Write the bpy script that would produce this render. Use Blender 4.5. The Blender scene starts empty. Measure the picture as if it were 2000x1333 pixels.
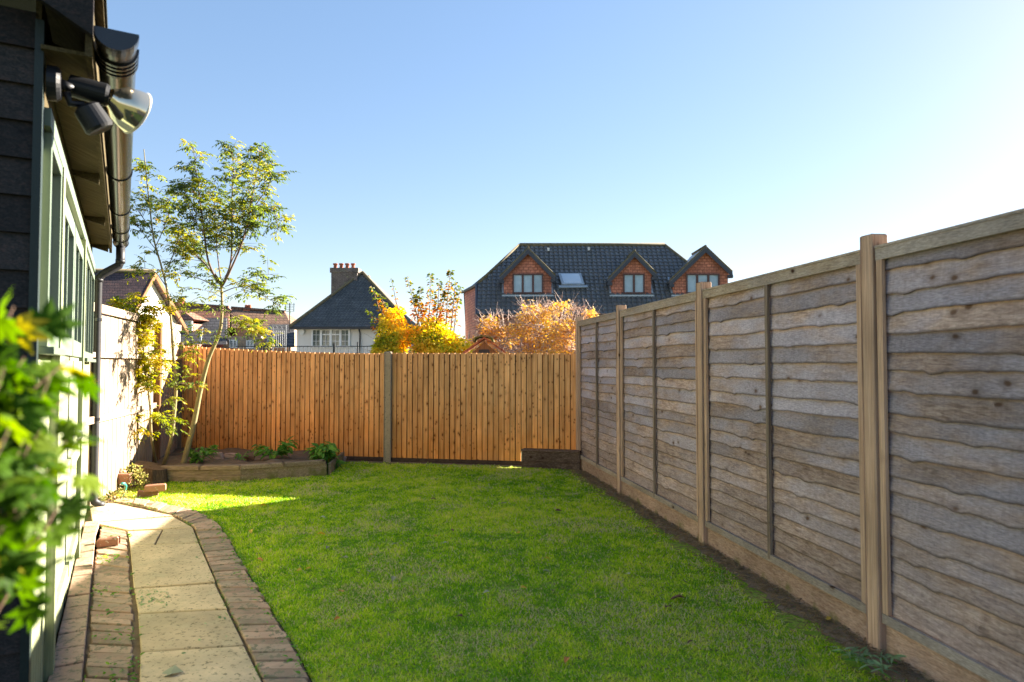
import bpy, math, random
import numpy as np
from mathutils import Vector, Matrix, noise
R = math.radians
random.seed(7); rng = np.random.default_rng(7)
scene = bpy.context.scene
C = scene.collection
U = random.uniform
V = Vector

# ------------------------------------------------------------------ camera
CAMH = 1.45; F = 1333.3; TH = math.atan(45.5/1333.3)
cs, sn_ = math.cos(TH), math.sin(TH)
cam = bpy.data.cameras.new('camera'); cam.lens = 24; cam.sensor_width = 36
cam.clip_end = 3000; cam.clip_start = 0.05
camo = bpy.data.objects.new('camera', cam); C.objects.link(camo)
camo.location = (0, 0, CAMH); camo.rotation_euler = (R(90)+TH, 0, 0)
cam.dof.use_dof = True; cam.dof.focus_distance = 8.0; cam.dof.aperture_fstop = 2.9
scene.camera = camo
def ray(px, py):
    u = (px-1000)/F; v = (666.5-py)/F
    return V((u, cs-v*sn_, sn_+v*cs))
def P(px, py, Y):            # survey: bearing and height of a point at distance Y
    r = ray(px, py); return V((0, 0, CAMH)) + r*(Y/r.y)
def G(px, py, z=0.0):        # the same for a point on level z
    r = ray(px, py); return V((0, 0, CAMH)) + r*((z-CAMH)/r.z)

# ------------------------------------------------------------------ mesh builder
class MB:
    def __init__(s): s.v = []; s.f = []; s.t = []; s.tint = 0.5; s.smooth = False; s.e = None
    def add(s, vs, fs):
        n = len(s.v); s.v += [tuple(p) for p in vs]; s.t += [s.tint]*len(vs)
        s.f += [tuple(i+n for i in f) for f in fs]
    def hexa(s, p):          # 8 corners: bottom 4 ccw, top 4 ccw
        s.add(p, [(0,3,2,1),(4,5,6,7),(0,1,5,4),(1,2,6,5),(2,3,7,6),(3,0,4,7)])
    def box(s, c, size, X=(1,0,0), Y=(0,1,0), Z=(0,0,1)):
        c = V(c); X = V(X).normalized()*size[0]/2; Y = V(Y).normalized()*size[1]/2; Z = V(Z).normalized()*size[2]/2
        s.hexa([c-X-Y-Z, c+X-Y-Z, c+X+Y-Z, c-X+Y-Z, c-X-Y+Z, c+X-Y+Z, c+X+Y+Z, c-X+Y+Z])
    def bbox(s, c, size, b, X=(1,0,0), Y=(0,1,0), Z=(0,0,1), jit=0):   # chamfered box (top edges and corners)
        c = V(c); X = V(X).normalized(); Y = V(Y).normalized(); Z = V(Z).normalized()
        a, d, h = size[0]/2, size[1]/2, size[2]/2
        rings = [(0, -h), (0, h-b), (b, h)]
        vs = []
        off = [V((U(-jit,jit),U(-jit,jit),U(-jit,jit))) for _ in range(8)]
        for ins, z in rings:
            k = 0
            for sx, sy in ((-1,-1),(1,-1),(1,1),(-1,1)):
                x0, y0 = sx*(a-ins), sy*(d-ins)
                for e in ((sx*b,0),(0,sy*b)) if (sx*sy > 0) else ((0,sy*b),(sx*b,0)):
                    p = c + X*(x0-e[0]) + Y*(y0-e[1]) + Z*z + off[k]; k += 1
                    vs.append(p)
        fs = []
        for r in range(2):
            for i in range(8):
                j = (i+1) % 8
                fs.append((r*8+i, r*8+j, r*8+8+j, r*8+8+i))
        fs.append(tuple(range(16, 24))); fs.append(tuple(range(7, -1, -1)))
        s.add(vs, fs)
    def tube(s, pts, rad, n=8, caps=True):
        pts = [V(p) for p in pts]
        if not hasattr(rad, '__len__'): rad = [rad]*len(pts)
        vs = []; fs = []
        up = V((0,0,1))
        t0 = (pts[1]-pts[0]).normalized()
        if abs(t0.dot(up)) > .95: up = V((1,0,0))
        nx = t0.cross(up).normalized()
        for i, p in enumerate(pts):
            a = pts[max(i-1,0)]; b = pts[min(i+1,len(pts)-1)]
            t = (b-a).normalized(); nx = (nx-t*nx.dot(t)).normalized(); ny = t.cross(nx)
            for k in range(n):
                w = 2*math.pi*k/n; vs.append(p+(nx*math.cos(w)+ny*math.sin(w))*rad[i])
        for i in range(len(pts)-1):
            for k in range(n):
                j = (k+1) % n; fs.append((i*n+k, i*n+j, i*n+n+j, i*n+n+k))
        if caps: fs.append(tuple(range(n-1,-1,-1))); fs.append(tuple(range(len(pts)*n-n, len(pts)*n)))
        s.add(vs, fs)
    def prism(s, poly, off):     # planar polygon extruded by vector off
        n = len(poly); off = V(off); poly = [V(p) for p in poly]
        s.add(poly+[p+off for p in poly], [tuple(range(n-1,-1,-1)), tuple(range(n,2*n))]+[(i,(i+1)%n,n+(i+1)%n,n+i) for i in range(n)])
    def quad(s, *p): s.add(p, [tuple(range(len(p)))])
    def leaf(s, p, d, w, L, W, fold=.25, droop=.2):    # folded leaf blade, 6 vertices
        d = d.normalized(); w = (w-d*w.dot(d)).normalized(); n = d.cross(w)
        if n.z < 0: n = -n
        s.add([p, p+d*L*.35+w*W/2+n*W*fold, p+d*L*.35-w*W/2+n*W*fold, p+d*L*.45, p+d*L*.75+w*W*.32+n*(W*fold*.6-L*droop*.5), p+d*L*.75-w*W*.32+n*(W*fold*.6-L*droop*.5), p+d*L-n*L*droop],
              [(0,1,3),(0,3,2),(1,4,3),(2,3,5),(3,4,6),(3,6,5)])

WM = {}
def thing(name, label, cat, loc, group=None):
    o = bpy.data.objects.new(name, None); C.objects.link(o); o.empty_display_size = .2
    o.location = loc; WM[o] = Matrix.Translation(V(loc)); tag(o, label, cat, group); return o
def tag(o, label=None, cat=None, group=None, kind=None):
    if label: o['label'] = label
    if cat: o['category'] = cat
    if group: o['group'] = group
    if kind: o['kind'] = kind
    return o
def obj(name, mb, mat, parent=None, smooth=False, label=None):
    me = bpy.data.meshes.new(name)
    vs = np.array(mb.v, dtype=float)
    if parent is None:
        lo = vs.min(0); hi = vs.max(0); org = V(((lo[0]+hi[0])/2, (lo[1]+hi[1])/2, lo[2]))
    else: org = V(vs.mean(0))
    me.from_pydata([tuple(x) for x in vs-np.array(org)], [], mb.f)
    me.attributes.new('tint', 'FLOAT', 'POINT').data.foreach_set('value', mb.t)
    if mb.e: me.attributes.new('edge', 'FLOAT', 'POINT').data.foreach_set('value', mb.e)
    oa = me.attributes.new('wpos', 'FLOAT_VECTOR', 'POINT'); oa.data.foreach_set('vector', vs.ravel())
    for m in (mat if isinstance(mat, (list, tuple)) else [mat]): me.materials.append(m)
    if smooth or mb.smooth: me.polygons.foreach_set('use_smooth', [True]*len(me.polygons))
    me.update()
    o = bpy.data.objects.new(name, me); C.objects.link(o); WM[o] = Matrix.Translation(org)
    if parent is not None:
        o.parent = parent; o.location = org - WM[parent].translation
    else: o.location = org
    if label: o['label'] = label
    return o
def recalc(o):
    import bmesh
    b = bmesh.new(); b.from_mesh(o.data); bmesh.ops.recalc_face_normals(b, faces=b.faces); b.to_mesh(o.data); b.free(); return o

# ------------------------------------------------------------------ materials
class NT:
    def __init__(s, name):
        s.m = bpy.data.materials.new(name); s.m.use_nodes = True; s.n = s.m.node_tree.nodes; s.l = s.m.node_tree.links
        s.p = s.n['Principled BSDF']; s.out = s.n['Material Output']
    def node(s, t, **k):
        o = s.n.new(t)
        for a, b in k.items():
            if a.startswith('i_'): o.inputs[a[2:].replace('_',' ')].default_value = b
            else: setattr(o, a, b)
        return o
    def link(s, a, b): s.l.new(a, b)
    def pos(s): return s.node('ShaderNodeAttribute', attribute_name='wpos').outputs['Vector']
    def tint(s): return s.node('ShaderNodeAttribute', attribute_name='tint').outputs['Fac']
    def mapv(s, v, scale=(1,1,1), rot=(0,0,0)):
        m = s.node('ShaderNodeMapping'); m.inputs['Scale'].default_value = scale; m.inputs['Rotation'].default_value = rot
        s.link(v, m.inputs['Vector']); return m.outputs[0]
    def noise(s, v, scale, detail=4, rough=.55, dist=0):
        o = s.node('ShaderNodeTexNoise'); o.inputs['Scale'].default_value = scale; o.inputs['Detail'].default_value = detail
        o.inputs['Roughness'].default_value = rough; o.inputs['Distortion'].default_value = dist
        s.link(v, o.inputs['Vector']); return o.outputs['Fac']
    def ramp(s, f, stops, interp='LINEAR'):
        o = s.node('ShaderNodeValToRGB'); o.color_ramp.interpolation = interp; e = o.color_ramp.elements
        while len(e) < len(stops): e.new(.5)
        for k, (p, c) in enumerate(stops):
            e[k].position = p; e[k].color = (c if hasattr(c,'__len__') else (c,c,c))[:3] + (1,) if hasattr(c,'__len__') else (c,c,c,1)
        s.link(f, o.inputs[0]); return o.outputs[0]
    def mix(s, f, a, b, mode='MIX'):
        o = s.node('ShaderNodeMix', data_type='RGBA', blend_type=mode)
        for i, x in ((0,f),(6,a),(7,b)):
            if isinstance(x, (int,float)): o.inputs[i].default_value = x if i == 0 else (x,x,x,1)
            elif isinstance(x, tuple): o.inputs[i].default_value = x+(1,)
            else: s.link(x, o.inputs[i])
        return o.outputs[2]
    def math(s, op, a, b=None, c=None):
        o = s.node('ShaderNodeMath', operation=op)
        for i, x in enumerate((a,b,c)):
            if x is None: continue
            if isinstance(x,(int,float)): o.inputs[i].default_value = x
            else: s.link(x, o.inputs[i])
        return o.outputs[0]
    def vadd(s, a, b):
        o = s.node('ShaderNodeVectorMath', operation='ADD'); s.link(a, o.inputs[0]); s.link(b, o.inputs[1]); return o.outputs[0]
    def bump(s, h, strength=.3, dist=.01):
        o = s.node('ShaderNodeBump'); o.inputs['Strength'].default_value = strength; o.inputs['Distance'].default_value = dist
        s.link(h, o.inputs['Height']); s.link(o.outputs[0], s.p.inputs['Normal']); return o
    def col(s, c):
        if isinstance(c, tuple): s.p.inputs['Base Color'].default_value = c+(1,)
        else: s.link(c, s.p.inputs['Base Color'])
    def rough(s, r, spec=.3, metal=0):
        s.p.inputs['Roughness'].default_value = r; s.p.inputs['Specular IOR Level'].default_value = spec; s.p.inputs['Metallic'].default_value = metal

def shifted(t, v):       # offset the texture per board by its tint
    f = t.math('MULTIPLY', t.tint(), 37.0)
    c = t.node('ShaderNodeCombineXYZ'); t.link(f, c.inputs[0]); t.link(f, c.inputs[1]); t.link(f, c.inputs[2])
    return t.vadd(v, c.outputs[0])
def wood(name, cols, axis, knots=.5, knotcol=(.05,.02,.01), stain=None, stainamt=0, spread=.35, rough=.8, grain=1, moss=None, weather=None, edge=False, cluster=False):
    t = NT(name); v = shifted(t, t.pos())
    lo, hi = .8, 32
    sc = [hi]*3; sc[axis] = lo
    g = t.noise(t.mapv(v, tuple(sc)), 2.2, 5, .6, .7)
    fine = t.noise(t.mapv(v, tuple(x*3.4 if i != axis else x*2 for i, x in enumerate(sc))), 2.0, 3, .6)
    big = t.noise(v, 1.7, 3)
    c = t.ramp(g, [(.3, cols[0]), (.52, cols[1]), (.72, cols[2])])
    c = t.mix(t.ramp(fine, [(.35, .55*grain), (.6, 0.0)]), c, tuple(x*.45 for x in cols[0]))
    if weather:    # patches of silvering along the boards
        ws = [2.2]*3; ws[axis] = .7
        wv = t.noise(t.mapv(v, tuple(ws)), 1.6, 4, .6)
        wm = t.ramp(wv, [(.40, 0.0), (.58, 1.0)])
        if edge:
            zc = t.node('ShaderNodeSeparateXYZ'); t.link(t.pos(), zc.inputs[0])
            wm = t.math('MULTIPLY', wm, t.ramp(t.math('ADD', t.math('MULTIPLY', zc.outputs[2], .5), t.math('MULTIPLY', big, .3)), [(.22, .12), (.62, 1.0)]))
        c = t.mix(wm, c, t.mix(t.ramp(fine, [(.35,0.),(.7,1.)]), tuple(x*.55 for x in weather), weather))
    if edge:       # fresher strip of wood just below the overlapping board, darker lower edge
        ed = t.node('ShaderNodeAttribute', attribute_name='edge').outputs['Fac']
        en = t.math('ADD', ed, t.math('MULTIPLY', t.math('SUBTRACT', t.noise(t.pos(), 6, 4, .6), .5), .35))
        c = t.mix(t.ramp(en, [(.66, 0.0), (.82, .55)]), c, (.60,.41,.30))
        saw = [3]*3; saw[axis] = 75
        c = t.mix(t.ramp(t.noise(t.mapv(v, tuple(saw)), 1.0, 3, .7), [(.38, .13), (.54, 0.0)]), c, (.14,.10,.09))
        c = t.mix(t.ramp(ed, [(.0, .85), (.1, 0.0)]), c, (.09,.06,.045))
    # knots: squashed voronoi spots
    ks = [11]*3; ks[axis] = 6.5
    vo = t.node('ShaderNodeTexVoronoi'); vo.inputs['Scale'].default_value = 1.0
    wob = t.node('ShaderNodeVectorMath', operation='SCALE'); nn = t.node('ShaderNodeTexNoise'); nn.inputs['Scale'].default_value = 9
    t.link(v, nn.inputs['Vector']); t.link(nn.outputs['Color'], wob.inputs[0]); wob.inputs['Scale'].default_value = .03
    t.link(t.mapv(t.vadd(v, wob.outputs[0]), tuple(ks)), vo.inputs['Vector'])
    sep = t.node('ShaderNodeSeparateColor'); t.link(vo.outputs['Color'], sep.inputs[0])
    has = t.math('LESS_THAN', sep.outputs[0], knots)
    kd = t.math('MULTIPLY', t.ramp(vo.outputs['Distance'], [(.08, 1.0), (.17, 0.0)]), has)
    kr = t.math('MULTIPLY', t.ramp(vo.outputs['Distance'], [(.1, .45), (.36, 0.0)]), has)
    c = t.mix(kr, c, tuple(x*.5 for x in cols[0])); c = t.mix(kd, c, knotcol)
    if cluster:
        v2 = t.node('ShaderNodeTexVoronoi'); v2.inputs['Scale'].default_value = 1.0
        k2 = [21]*3; k2[axis] = 15; t.link(t.mapv(t.vadd(v, wob.outputs[0]), tuple(k2)), v2.inputs['Vector'])
        s2 = t.node('ShaderNodeSeparateColor'); t.link(v2.outputs['Color'], s2.inputs[0])
        zone = t.ramp(t.noise(t.pos(), 2.6, 3, .6), [(.48, .12), (.62, .75)])
        f2 = t.math('MULTIPLY', t.ramp(v2.outputs['Distance'], [(.12, 1.0), (.34, 0.0)]), t.math('LESS_THAN', s2.outputs[0], zone))
        c = t.mix(t.math('MULTIPLY', f2, .85), c, (.24,.085,.03))
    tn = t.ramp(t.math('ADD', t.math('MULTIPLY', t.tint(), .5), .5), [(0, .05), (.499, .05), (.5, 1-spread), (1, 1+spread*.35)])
    c = t.mix(1.0, c, tn, 'MULTIPLY')
    c = t.mix(1.0, c, t.ramp(big, [(.3, .75), (.7, 1.12)]), 'MULTIPLY')
    if stain:
        sv = t.noise(t.pos(), 3.2, 4, .6)
        zz = t.node('ShaderNodeSeparateXYZ'); t.link(t.pos(), zz.inputs[0])
        h = t.math('ADD', t.math('MULTIPLY', zz.outputs[2], stainamt[0]), t.math('MULTIPLY', sv, .6))
        c = t.mix(t.ramp(h, [(stainamt[1], 1.0), (stainamt[2], 0.0)]), c, stain, 'MULTIPLY')
    if moss:
        mv = t.noise(t.pos(), 7, 5, .65)
        zz = t.node('ShaderNodeSeparateXYZ'); t.link(t.pos(), zz.inputs[0])
        mz = t.math('ADD', t.math('MULTIPLY', zz.outputs[2], moss), mv)
        c = t.mix(t.ramp(mz, [(.42, .75), (.6, 0.0)]), c, (.11,.12,.02))
    t.col(c); t.rough(rough, .12)
    h = t.math('ADD', t.math('MULTIPLY', g, .6), fine)
    t.bump(t.math('SUBTRACT', h, t.math('MULTIPLY', kd, .4)), .35, .004)
    return t.m
def plain(name, col, rough=.7, spec=.3, metal=0, var=.25, scale=6, bump=.15, speck=None, stain=None):
    t = NT(name); v = t.pos(); n = t.noise(v, scale, 5, .6)
    c = t.mix(1.0, t.mix(n, tuple(x*(1-var) for x in col), tuple(min(1,x*(1+var)) for x in col)), t.ramp(t.tint(), [(0,.68),(1,1.15)]), 'MULTIPLY')
    if stain:
        c = t.mix(t.ramp(t.noise(v, stain[1], 6, .7, .6), [(.44, 0.0), (.66, stain[2])]), c, stain[0])
        c = t.mix(t.ramp(t.noise(v, stain[1]*2.7, 5, .7), [(.5, 0.0), (.72, stain[2]*.7)]), c, tuple(min(1,x*1.7) for x in stain[0]))
    if speck:
        s2 = t.noise(v, speck[0], 3, .7); c = t.mix(t.ramp(s2, [(speck[2], 0.0), (speck[2]+.06, 1.0)]), c, speck[1])
    t.col(c); t.rough(rough, spec, metal)
    if bump: t.bump(t.noise(v, scale*6, 4, .7), bump, .01)
    return t.m
def leafmat(name, stops, trans=.45, rough=.5, blotch=None):
    t = NT(name); n = t.noise(t.pos(), 3.0, 2)
    f = t.math('ADD', t.tint(), t.math('MULTIPLY', t.math('SUBTRACT', n, .5), .35))
    c = t.ramp(f, stops)
    if blotch:
        c = t.mix(t.ramp(t.noise(t.pos(), 60, 3), [(.55, 0.0), (.7, .8)]), c, blotch)
    t.col(c); t.rough(rough, .12)
    tr = t.node('ShaderNodeBsdfTranslucent'); mx = t.node('ShaderNodeMixShader'); mx.inputs[0].default_value = trans
    hs = t.node('ShaderNodeHueSaturation'); hs.inputs['Saturation'].default_value = 1.15; hs.inputs['Value'].default_value = 1.5
    t.link(c, hs.inputs['Color']); t.link(hs.outputs[0], tr.inputs[0])
    t.link(t.p.outputs[0], mx.inputs[1]); t.link(tr.outputs[0], mx.inputs[2]); t.link(mx.outputs[0], t.out.inputs[0])
    return t.m
def tiles(name, c1, c2, mortar, w, h, rough=.75, msize=.02, bump=.5, lichen=None, horiz='xy'):
    t = NT(name); s = t.node('ShaderNodeSeparateXYZ'); t.link(t.pos(), s.inputs[0])
    cb = t.node('ShaderNodeCombineXYZ'); t.link(t.math('ADD', s.outputs[0], t.math('MULTIPLY', s.outputs[1], .6)), cb.inputs[0]); t.link(s.outputs[2], cb.inputs[1])
    b = t.node('ShaderNodeTexBrick'); b.inputs['Scale'].default_value = 1; b.inputs['Brick Width'].default_value = w; b.inputs['Row Height'].default_value = h
    b.inputs['Mortar Size'].default_value = msize; b.inputs['Mortar Smooth'].default_value = .2
    b.inputs['Color1'].default_value = c1+(1,); b.inputs['Color2'].default_value = c2+(1,); b.inputs['Mortar'].default_value = mortar+(1,)
    t.link(cb.outputs[0], b.inputs['Vector'])
    c = t.mix(1.0, b.outputs['Color'], t.ramp(t.noise(t.pos(), 1.2, 5, .65), [(.3,.65),(.7,1.25)]), 'MULTIPLY')
    c = t.mix(1.0, c, t.ramp(t.noise(t.pos(), 9, 2), [(.3,.75),(.7,1.2)]), 'MULTIPLY')
    if lichen: c = t.mix(t.ramp(t.noise(t.pos(), 4.5, 5, .7), [(.58,0.0),(.68,.8)]), c, lichen)
    t.col(c); t.rough(rough, .3)
    t.bump(t.math('SUBTRACT', 1.0, b.outputs['Fac']), bump, .02); return t.m

M = {}
M['orange'] = wood('new_orange_fence_wood', [(.66,.28,.10),(.88,.46,.19),(.92,.56,.28)], 2, knots=.8, knotcol=(.22,.08,.03), stain=(1,.74,.46), stainamt=(.55,.30,.9), spread=.26, grain=.4, cluster=True)
M['cream'] = wood('pale_fence_wood', [(.30,.215,.145),(.40,.31,.225),(.46,.38,.29)], 2, knots=.3, knotcol=(.2,.11,.06), spread=.15)
M['brownpost'] = wood('brown_post_wood', [(.15,.07,.03),(.24,.12,.055),(.3,.17,.09)], 2, spread=.2)
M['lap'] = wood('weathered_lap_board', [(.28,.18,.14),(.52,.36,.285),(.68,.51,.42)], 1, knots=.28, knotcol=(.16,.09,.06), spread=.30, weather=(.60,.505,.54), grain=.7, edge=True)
M['rail'] = wood('weathered_rail', [(.30,.21,.14),(.46,.35,.25),(.55,.44,.33)], 1, knots=.3, spread=.2, weather=(.52,.42,.35))
M['post'] = wood('tan_post_wood', [(.50,.30,.19),(.66,.43,.29),(.74,.51,.36)], 2, knots=.35, knotcol=(.12,.06,.03), spread=.12, moss=2.2)
M['batten'] = wood('batten_wood', [(.17,.12,.085),(.28,.205,.15),(.38,.29,.22)], 2, knots=.2, spread=.2)
M['gravelb'] = wood('gravel_board_wood', [(.40,.24,.16),(.58,.38,.27),(.66,.46,.34)], 1, knots=.3, spread=.18, moss=2.6)
M['sleeper'] = wood('dark_sleeper_wood', [(.08,.05,.035),(.17,.11,.08),(.28,.2,.15)], 0, knots=.4, spread=.3)
M['gravelx'] = wood('dark_gravel_board', [(.06,.035,.025),(.11,.07,.05),(.16,.1,.07)], 0, knots=.2, spread=.3)
M['bedwood'] = wood('bed_edge_timber', [(.2,.14,.09),(.32,.24,.15),(.42,.33,.22)], 0, knots=.15, spread=.2, moss=1.0)
M['concrete'] = plain('concrete_post', (.37,.29,.20), .9, .2, scale=18, var=.3, bump=.4, speck=(60,(.1,.09,.07),.6))
M['slab'] = plain('buff_paving_slab', (.66,.48,.30), .9, .2, scale=4, var=.38, bump=.6, speck=(34,(.22,.17,.10),.575), stain=((.33,.27,.17),2.2,.6))
M['brick'] = plain('red_paver', (.42,.265,.19), .9, .2, scale=7, var=.4, bump=.5, speck=(26,(.2,.17,.11),.54), stain=((.22,.19,.13),3.5,.6))
M['brickl'] = plain('loose_brick', (.33,.16,.10), .9, .2, scale=9, var=.35, bump=.5, speck=(30,(.4,.33,.26),.6))
M['stone'] = plain('pinkish_stone', (.35,.24,.2), .9, .2, scale=8, var=.35, bump=.5)
M['soil'] = plain('garden_soil', (.17,.12,.08), 1, .1, scale=12, var=.55, bump=1, speck=(50,(.17,.11,.07),.6))
M['drysoil'] = plain('dry_brown_soil', (.30,.21,.135), 1, .1, scale=14, var=.6, bump=1, speck=(45,(.16,.2,.05),.58))
M['ground'] = plain('rough_ground', (.09,.10,.04), 1, .1, scale=.8, var=.4)
M['shedpaint'] = wood('sage_painted_board', [(.24,.27,.15),(.31,.34,.20),(.36,.39,.25)], 2, knots=.1, knotcol=(.3,.3,.2), spread=.12, grain=.4, rough=.55)
M['shedwhite'] = plain('pale_window_paint', (.12,.155,.115), .45, .4, scale=14, var=.12, bump=.1)
M['sheddark'] = plain('dark_green_paint', (.010,.02,.018), .5, .4, scale=10, var=.4, bump=.2)
M['clad'] = wood('dark_cladding_board', [(.02,.022,.022),(.05,.043,.04),(.085,.055,.048)], 0, knots=.2, knotcol=(.005,.005,.005), spread=.4, rough=.5)
M['soffit'] = wood('olive_soffit_wood', [(.06,.045,.02),(.10,.078,.038),(.15,.12,.06)], 1, knots=.3, spread=.3)
M['black'] = plain('black_plastic', (.016,.017,.02), .22, .6, scale=30, var=.3, bump=.05)
M['blackmatte'] = plain('matte_black_plastic', (.008,.009,.012), .5, .35, scale=30, var=.3, bump=.05)
M['pipe'] = plain('grey_black_pipe', (.022,.022,.025), .5, .3, scale=20, var=.4, bump=.1)
M['metal'] = plain('galvanised_latch', (.6,.6,.58), .35, .5, .9, scale=30)
M['silver'] = plain('reflector_glass', (.75,.66,.5), .12, .8, .9, scale=10, var=.1, bump=0)
M['lens'] = plain('ribbed_lamp_glass', (.55,.5,.4), .12, .9, 0, scale=60, var=.2, bump=.4)
M['bark'] = plain('smooth_olive_bark', (.27,.22,.105), .8, .2, scale=12, var=.35, bump=.3, speck=(40,(.12,.09,.05),.62))
M['barkd'] = plain('brown_twig_bark', (.15,.095,.065), .8, .2, scale=12, var=.35)
M['twig'] = plain('pinkish_twig', (.55,.40,.33), .7, .3, scale=12, var=.3)
M['stump'] = wood('cut_stump_wood', [(.08,.05,.03),(.17,.11,.06),(.27,.17,.09)], 2, knots=.5, spread=.3)
M['hose'] = plain('teal_hose', (.05,.33,.28), .35, .5, scale=40, var=.2, bump=.1)
G1, G2, G3, Y1 = (.035,.06,.012), (.075,.115,.02), (.14,.165,.025), (.42,.34,.03)
M['ash'] = leafmat('ash_leaf', [(0,(.06,.09,.035)),(.3,(.14,.19,.035)),(.55,(.27,.29,.045)),(.8,(.45,.38,.05)),(.95,(.38,.2,.06))], .4)
M['ashy'] = leafmat('yellowing_ash_leaf', [(0,G2),(.4,(.22,.26,.03)),(.75,(.5,.43,.03)),(1,(.5,.3,.03))], .45)
M['autumn'] = leafmat('yellow_autumn_leaf', [(0,(.16,.2,.02)),(.2,(.42,.42,.03)),(.42,(.75,.60,.08)),(.8,(.74,.48,.06)),(1,(.6,.22,.02))], .45)
M['autumnr'] = leafmat('red_green_shoot_leaf', [(0,(.05,.08,.015)),(.4,(.14,.17,.03)),(.6,(.45,.2,.04)),(1,(.5,.12,.03))], .4)
M['cherry'] = leafmat('orange_autumn_leaf', [(0,(.55,.42,.18)),(.4,(.66,.43,.10)),(.75,(.58,.29,.08)),(1,(.38,.17,.11))], .3)
M['maple'] = leafmat('green_maple_leaf', [(0,(.02,.05,.004)),(.5,(.055,.12,.008)),(.85,(.14,.20,.012)),(1,(.30,.25,.02))], .5, .6)
M['herb'] = leafmat('bright_green_herb_leaf', [(0,(.06,.16,.03)),(.6,(.12,.28,.04)),(1,(.25,.40,.06))], .3, .4)
M['varieg'] = leafmat('variegated_ivy_leaf', [(0,(.1,.14,.03)),(.5,(.3,.28,.08)),(1,(.5,.42,.18))], .3)
M['cutleaf'] = leafmat('blue_green_cut_leaf', [(0,(.14,.24,.11)),(1,(.32,.42,.2))], .2)
M['yleaf'] = leafmat('fallen_yellow_leaf', [(0,(.5,.3,.05)),(1,(.7,.45,.08))], .2)
M['oleaf'] = leafmat('fallen_orange_leaf', [(0,(.55,.2,.04)),(1,(.6,.28,.12))], .2)
M['pleaf'] = leafmat('fallen_pale_leaf', [(0,(.22,.21,.13)),(1,(.4,.4,.28))], .1)
M['dleaf'] = leafmat('fallen_brown_leaf', [(0,(.07,.04,.03)),(1,(.2,.1,.07))], .1)
M['render'] = plain('cream_render', (.76,.72,.66), .85, .2, scale=3, var=.06)
M['white'] = plain('white_render', (.78,.74,.68), .85, .2, scale=3, var=.06)
M['upvc'] = plain('white_window_frame', (.78,.78,.76), .4, .4, var=.05, bump=0)
M['brownframe'] = plain('brown_window_frame', (.10,.045,.04), .45, .4, var=.1, bump=0)
M['fascia'] = plain('slate_blue_bargeboard', (.06,.065,.085), .5, .3, var=.1)
M['lead'] = plain('lead_flashing', (.38,.43,.48), .45, .5, .3, scale=3)
M['glass'] = plain('window_glass', (.34,.45,.54), .04, .6, 0, scale=1.2, var=.5, bump=0)
M['skyglass'] = plain('painted_sky_glass', (.55,.64,.75), .05, .5, 0, scale=1.2, var=.15, bump=0)  # skylight pane: sky reflection painted into the pale base colour
M['glassg'] = plain('green_grey_glass', (.10,.14,.12), .1, .3, 0, scale=2, var=.6, bump=0)
M['glassd'] = plain('dark_window_glass', (.03,.04,.04), .03, 1.0, 0, scale=3, var=.5, bump=0)
M['curtain'] = plain('net_curtain', (.6,.62,.62), .9, .1, scale=9, var=.2)
M['terracotta'] = plain('terracotta', (.4,.13,.07), .8, .2, scale=3)
M['hung'] = tiles('hung_clay_tile', (.58,.23,.15), (.48,.175,.115), (.26,.09,.06), .28, .17, msize=.018)
M['redbrick'] = tiles('red_brick', (.36,.13,.09), (.28,.09,.065), (.3,.22,.18), .28, .095, msize=.01)
M['buffbrick'] = tiles('buff_brick', (.42,.29,.18), (.34,.22,.13), (.4,.35,.3), .23, .08, msize=.01)
M['chimbrick'] = tiles('sooty_brick', (.16,.12,.10), (.10,.08,.07), (.24,.2,.18), .23, .08, msize=.012, lichen=(.22,.22,.12))
M['slate'] = tiles('dark_plain_tile', (.11,.12,.12), (.085,.093,.097), (.03,.032,.034), .2, .105, msize=.014, bump=.7, lichen=(.1,.1,.07))
M['browntile'] = tiles('brown_plain_tile', (.26,.15,.09), (.21,.12,.075), (.09,.05,.03), .3, .22, msize=.03)
M['redtile'] = tiles('red_plain_tile', (.30,.13,.08), (.25,.10,.06), (.1,.05,.03), .3, .22, msize=.03)
M['darktile'] = tiles('dark_hung_tile', (.09,.085,.085), (.07,.066,.07), (.02,.02,.02), .4, .22, msize=.025)
M['purpletile'] = tiles('purple_brown_tile', (.10,.055,.05), (.07,.045,.045), (.03,.02,.02), .2, .12, msize=.015, lichen=(.16,.09,.06))
M['pantile'] = plain('dark_pantile', (.12,.12,.12), .3, .6, scale=2.2, var=.35, bump=.2, speck=(7,(.2,.2,.16),.60))
M['ridge'] = plain('mossy_ridge_tile', (.17,.14,.08), .85, .2, scale=5, var=.5)
M['mossridge'] = plain('moss_grown_clay', (.2,.15,.07), .9, .1, scale=14, var=.5, speck=(16,(.08,.1,.02),.5))
M['iron'] = plain('black_iron', (.02,.022,.025), .5, .4, var=.2)
M['ironw'] = plain('painted_iron', (.25,.26,.28), .5, .4, var=.2)

# ------------------------------------------------------------------ layout lines
FB, FS = 2.41, -.153                        # right fence: x = FB + FS*y
def RF(y, off=0.0, z=0.0):                  # off > 0 towards the garden
    n = V((-1, FS, 0)).normalized(); return V((FB+FS*y, y, z)) + n*off
BA = V((-5.31, 10.88, 0)); BB = V((.985, 9.66, 0))    # back fence
LX = lambda y: -2.37-.27*y                  # left fence
S0 = V((-1.778, 2.54, 0)); sd = V((-.4945,.8692,0)).normalized(); sn = V((.8692,.4945,0)).normalized(); SL = 4.95
def S(a, o, z): return S0+sd*a+sn*o+V((0,0,z))
ZV = V((0,0,1))

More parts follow.
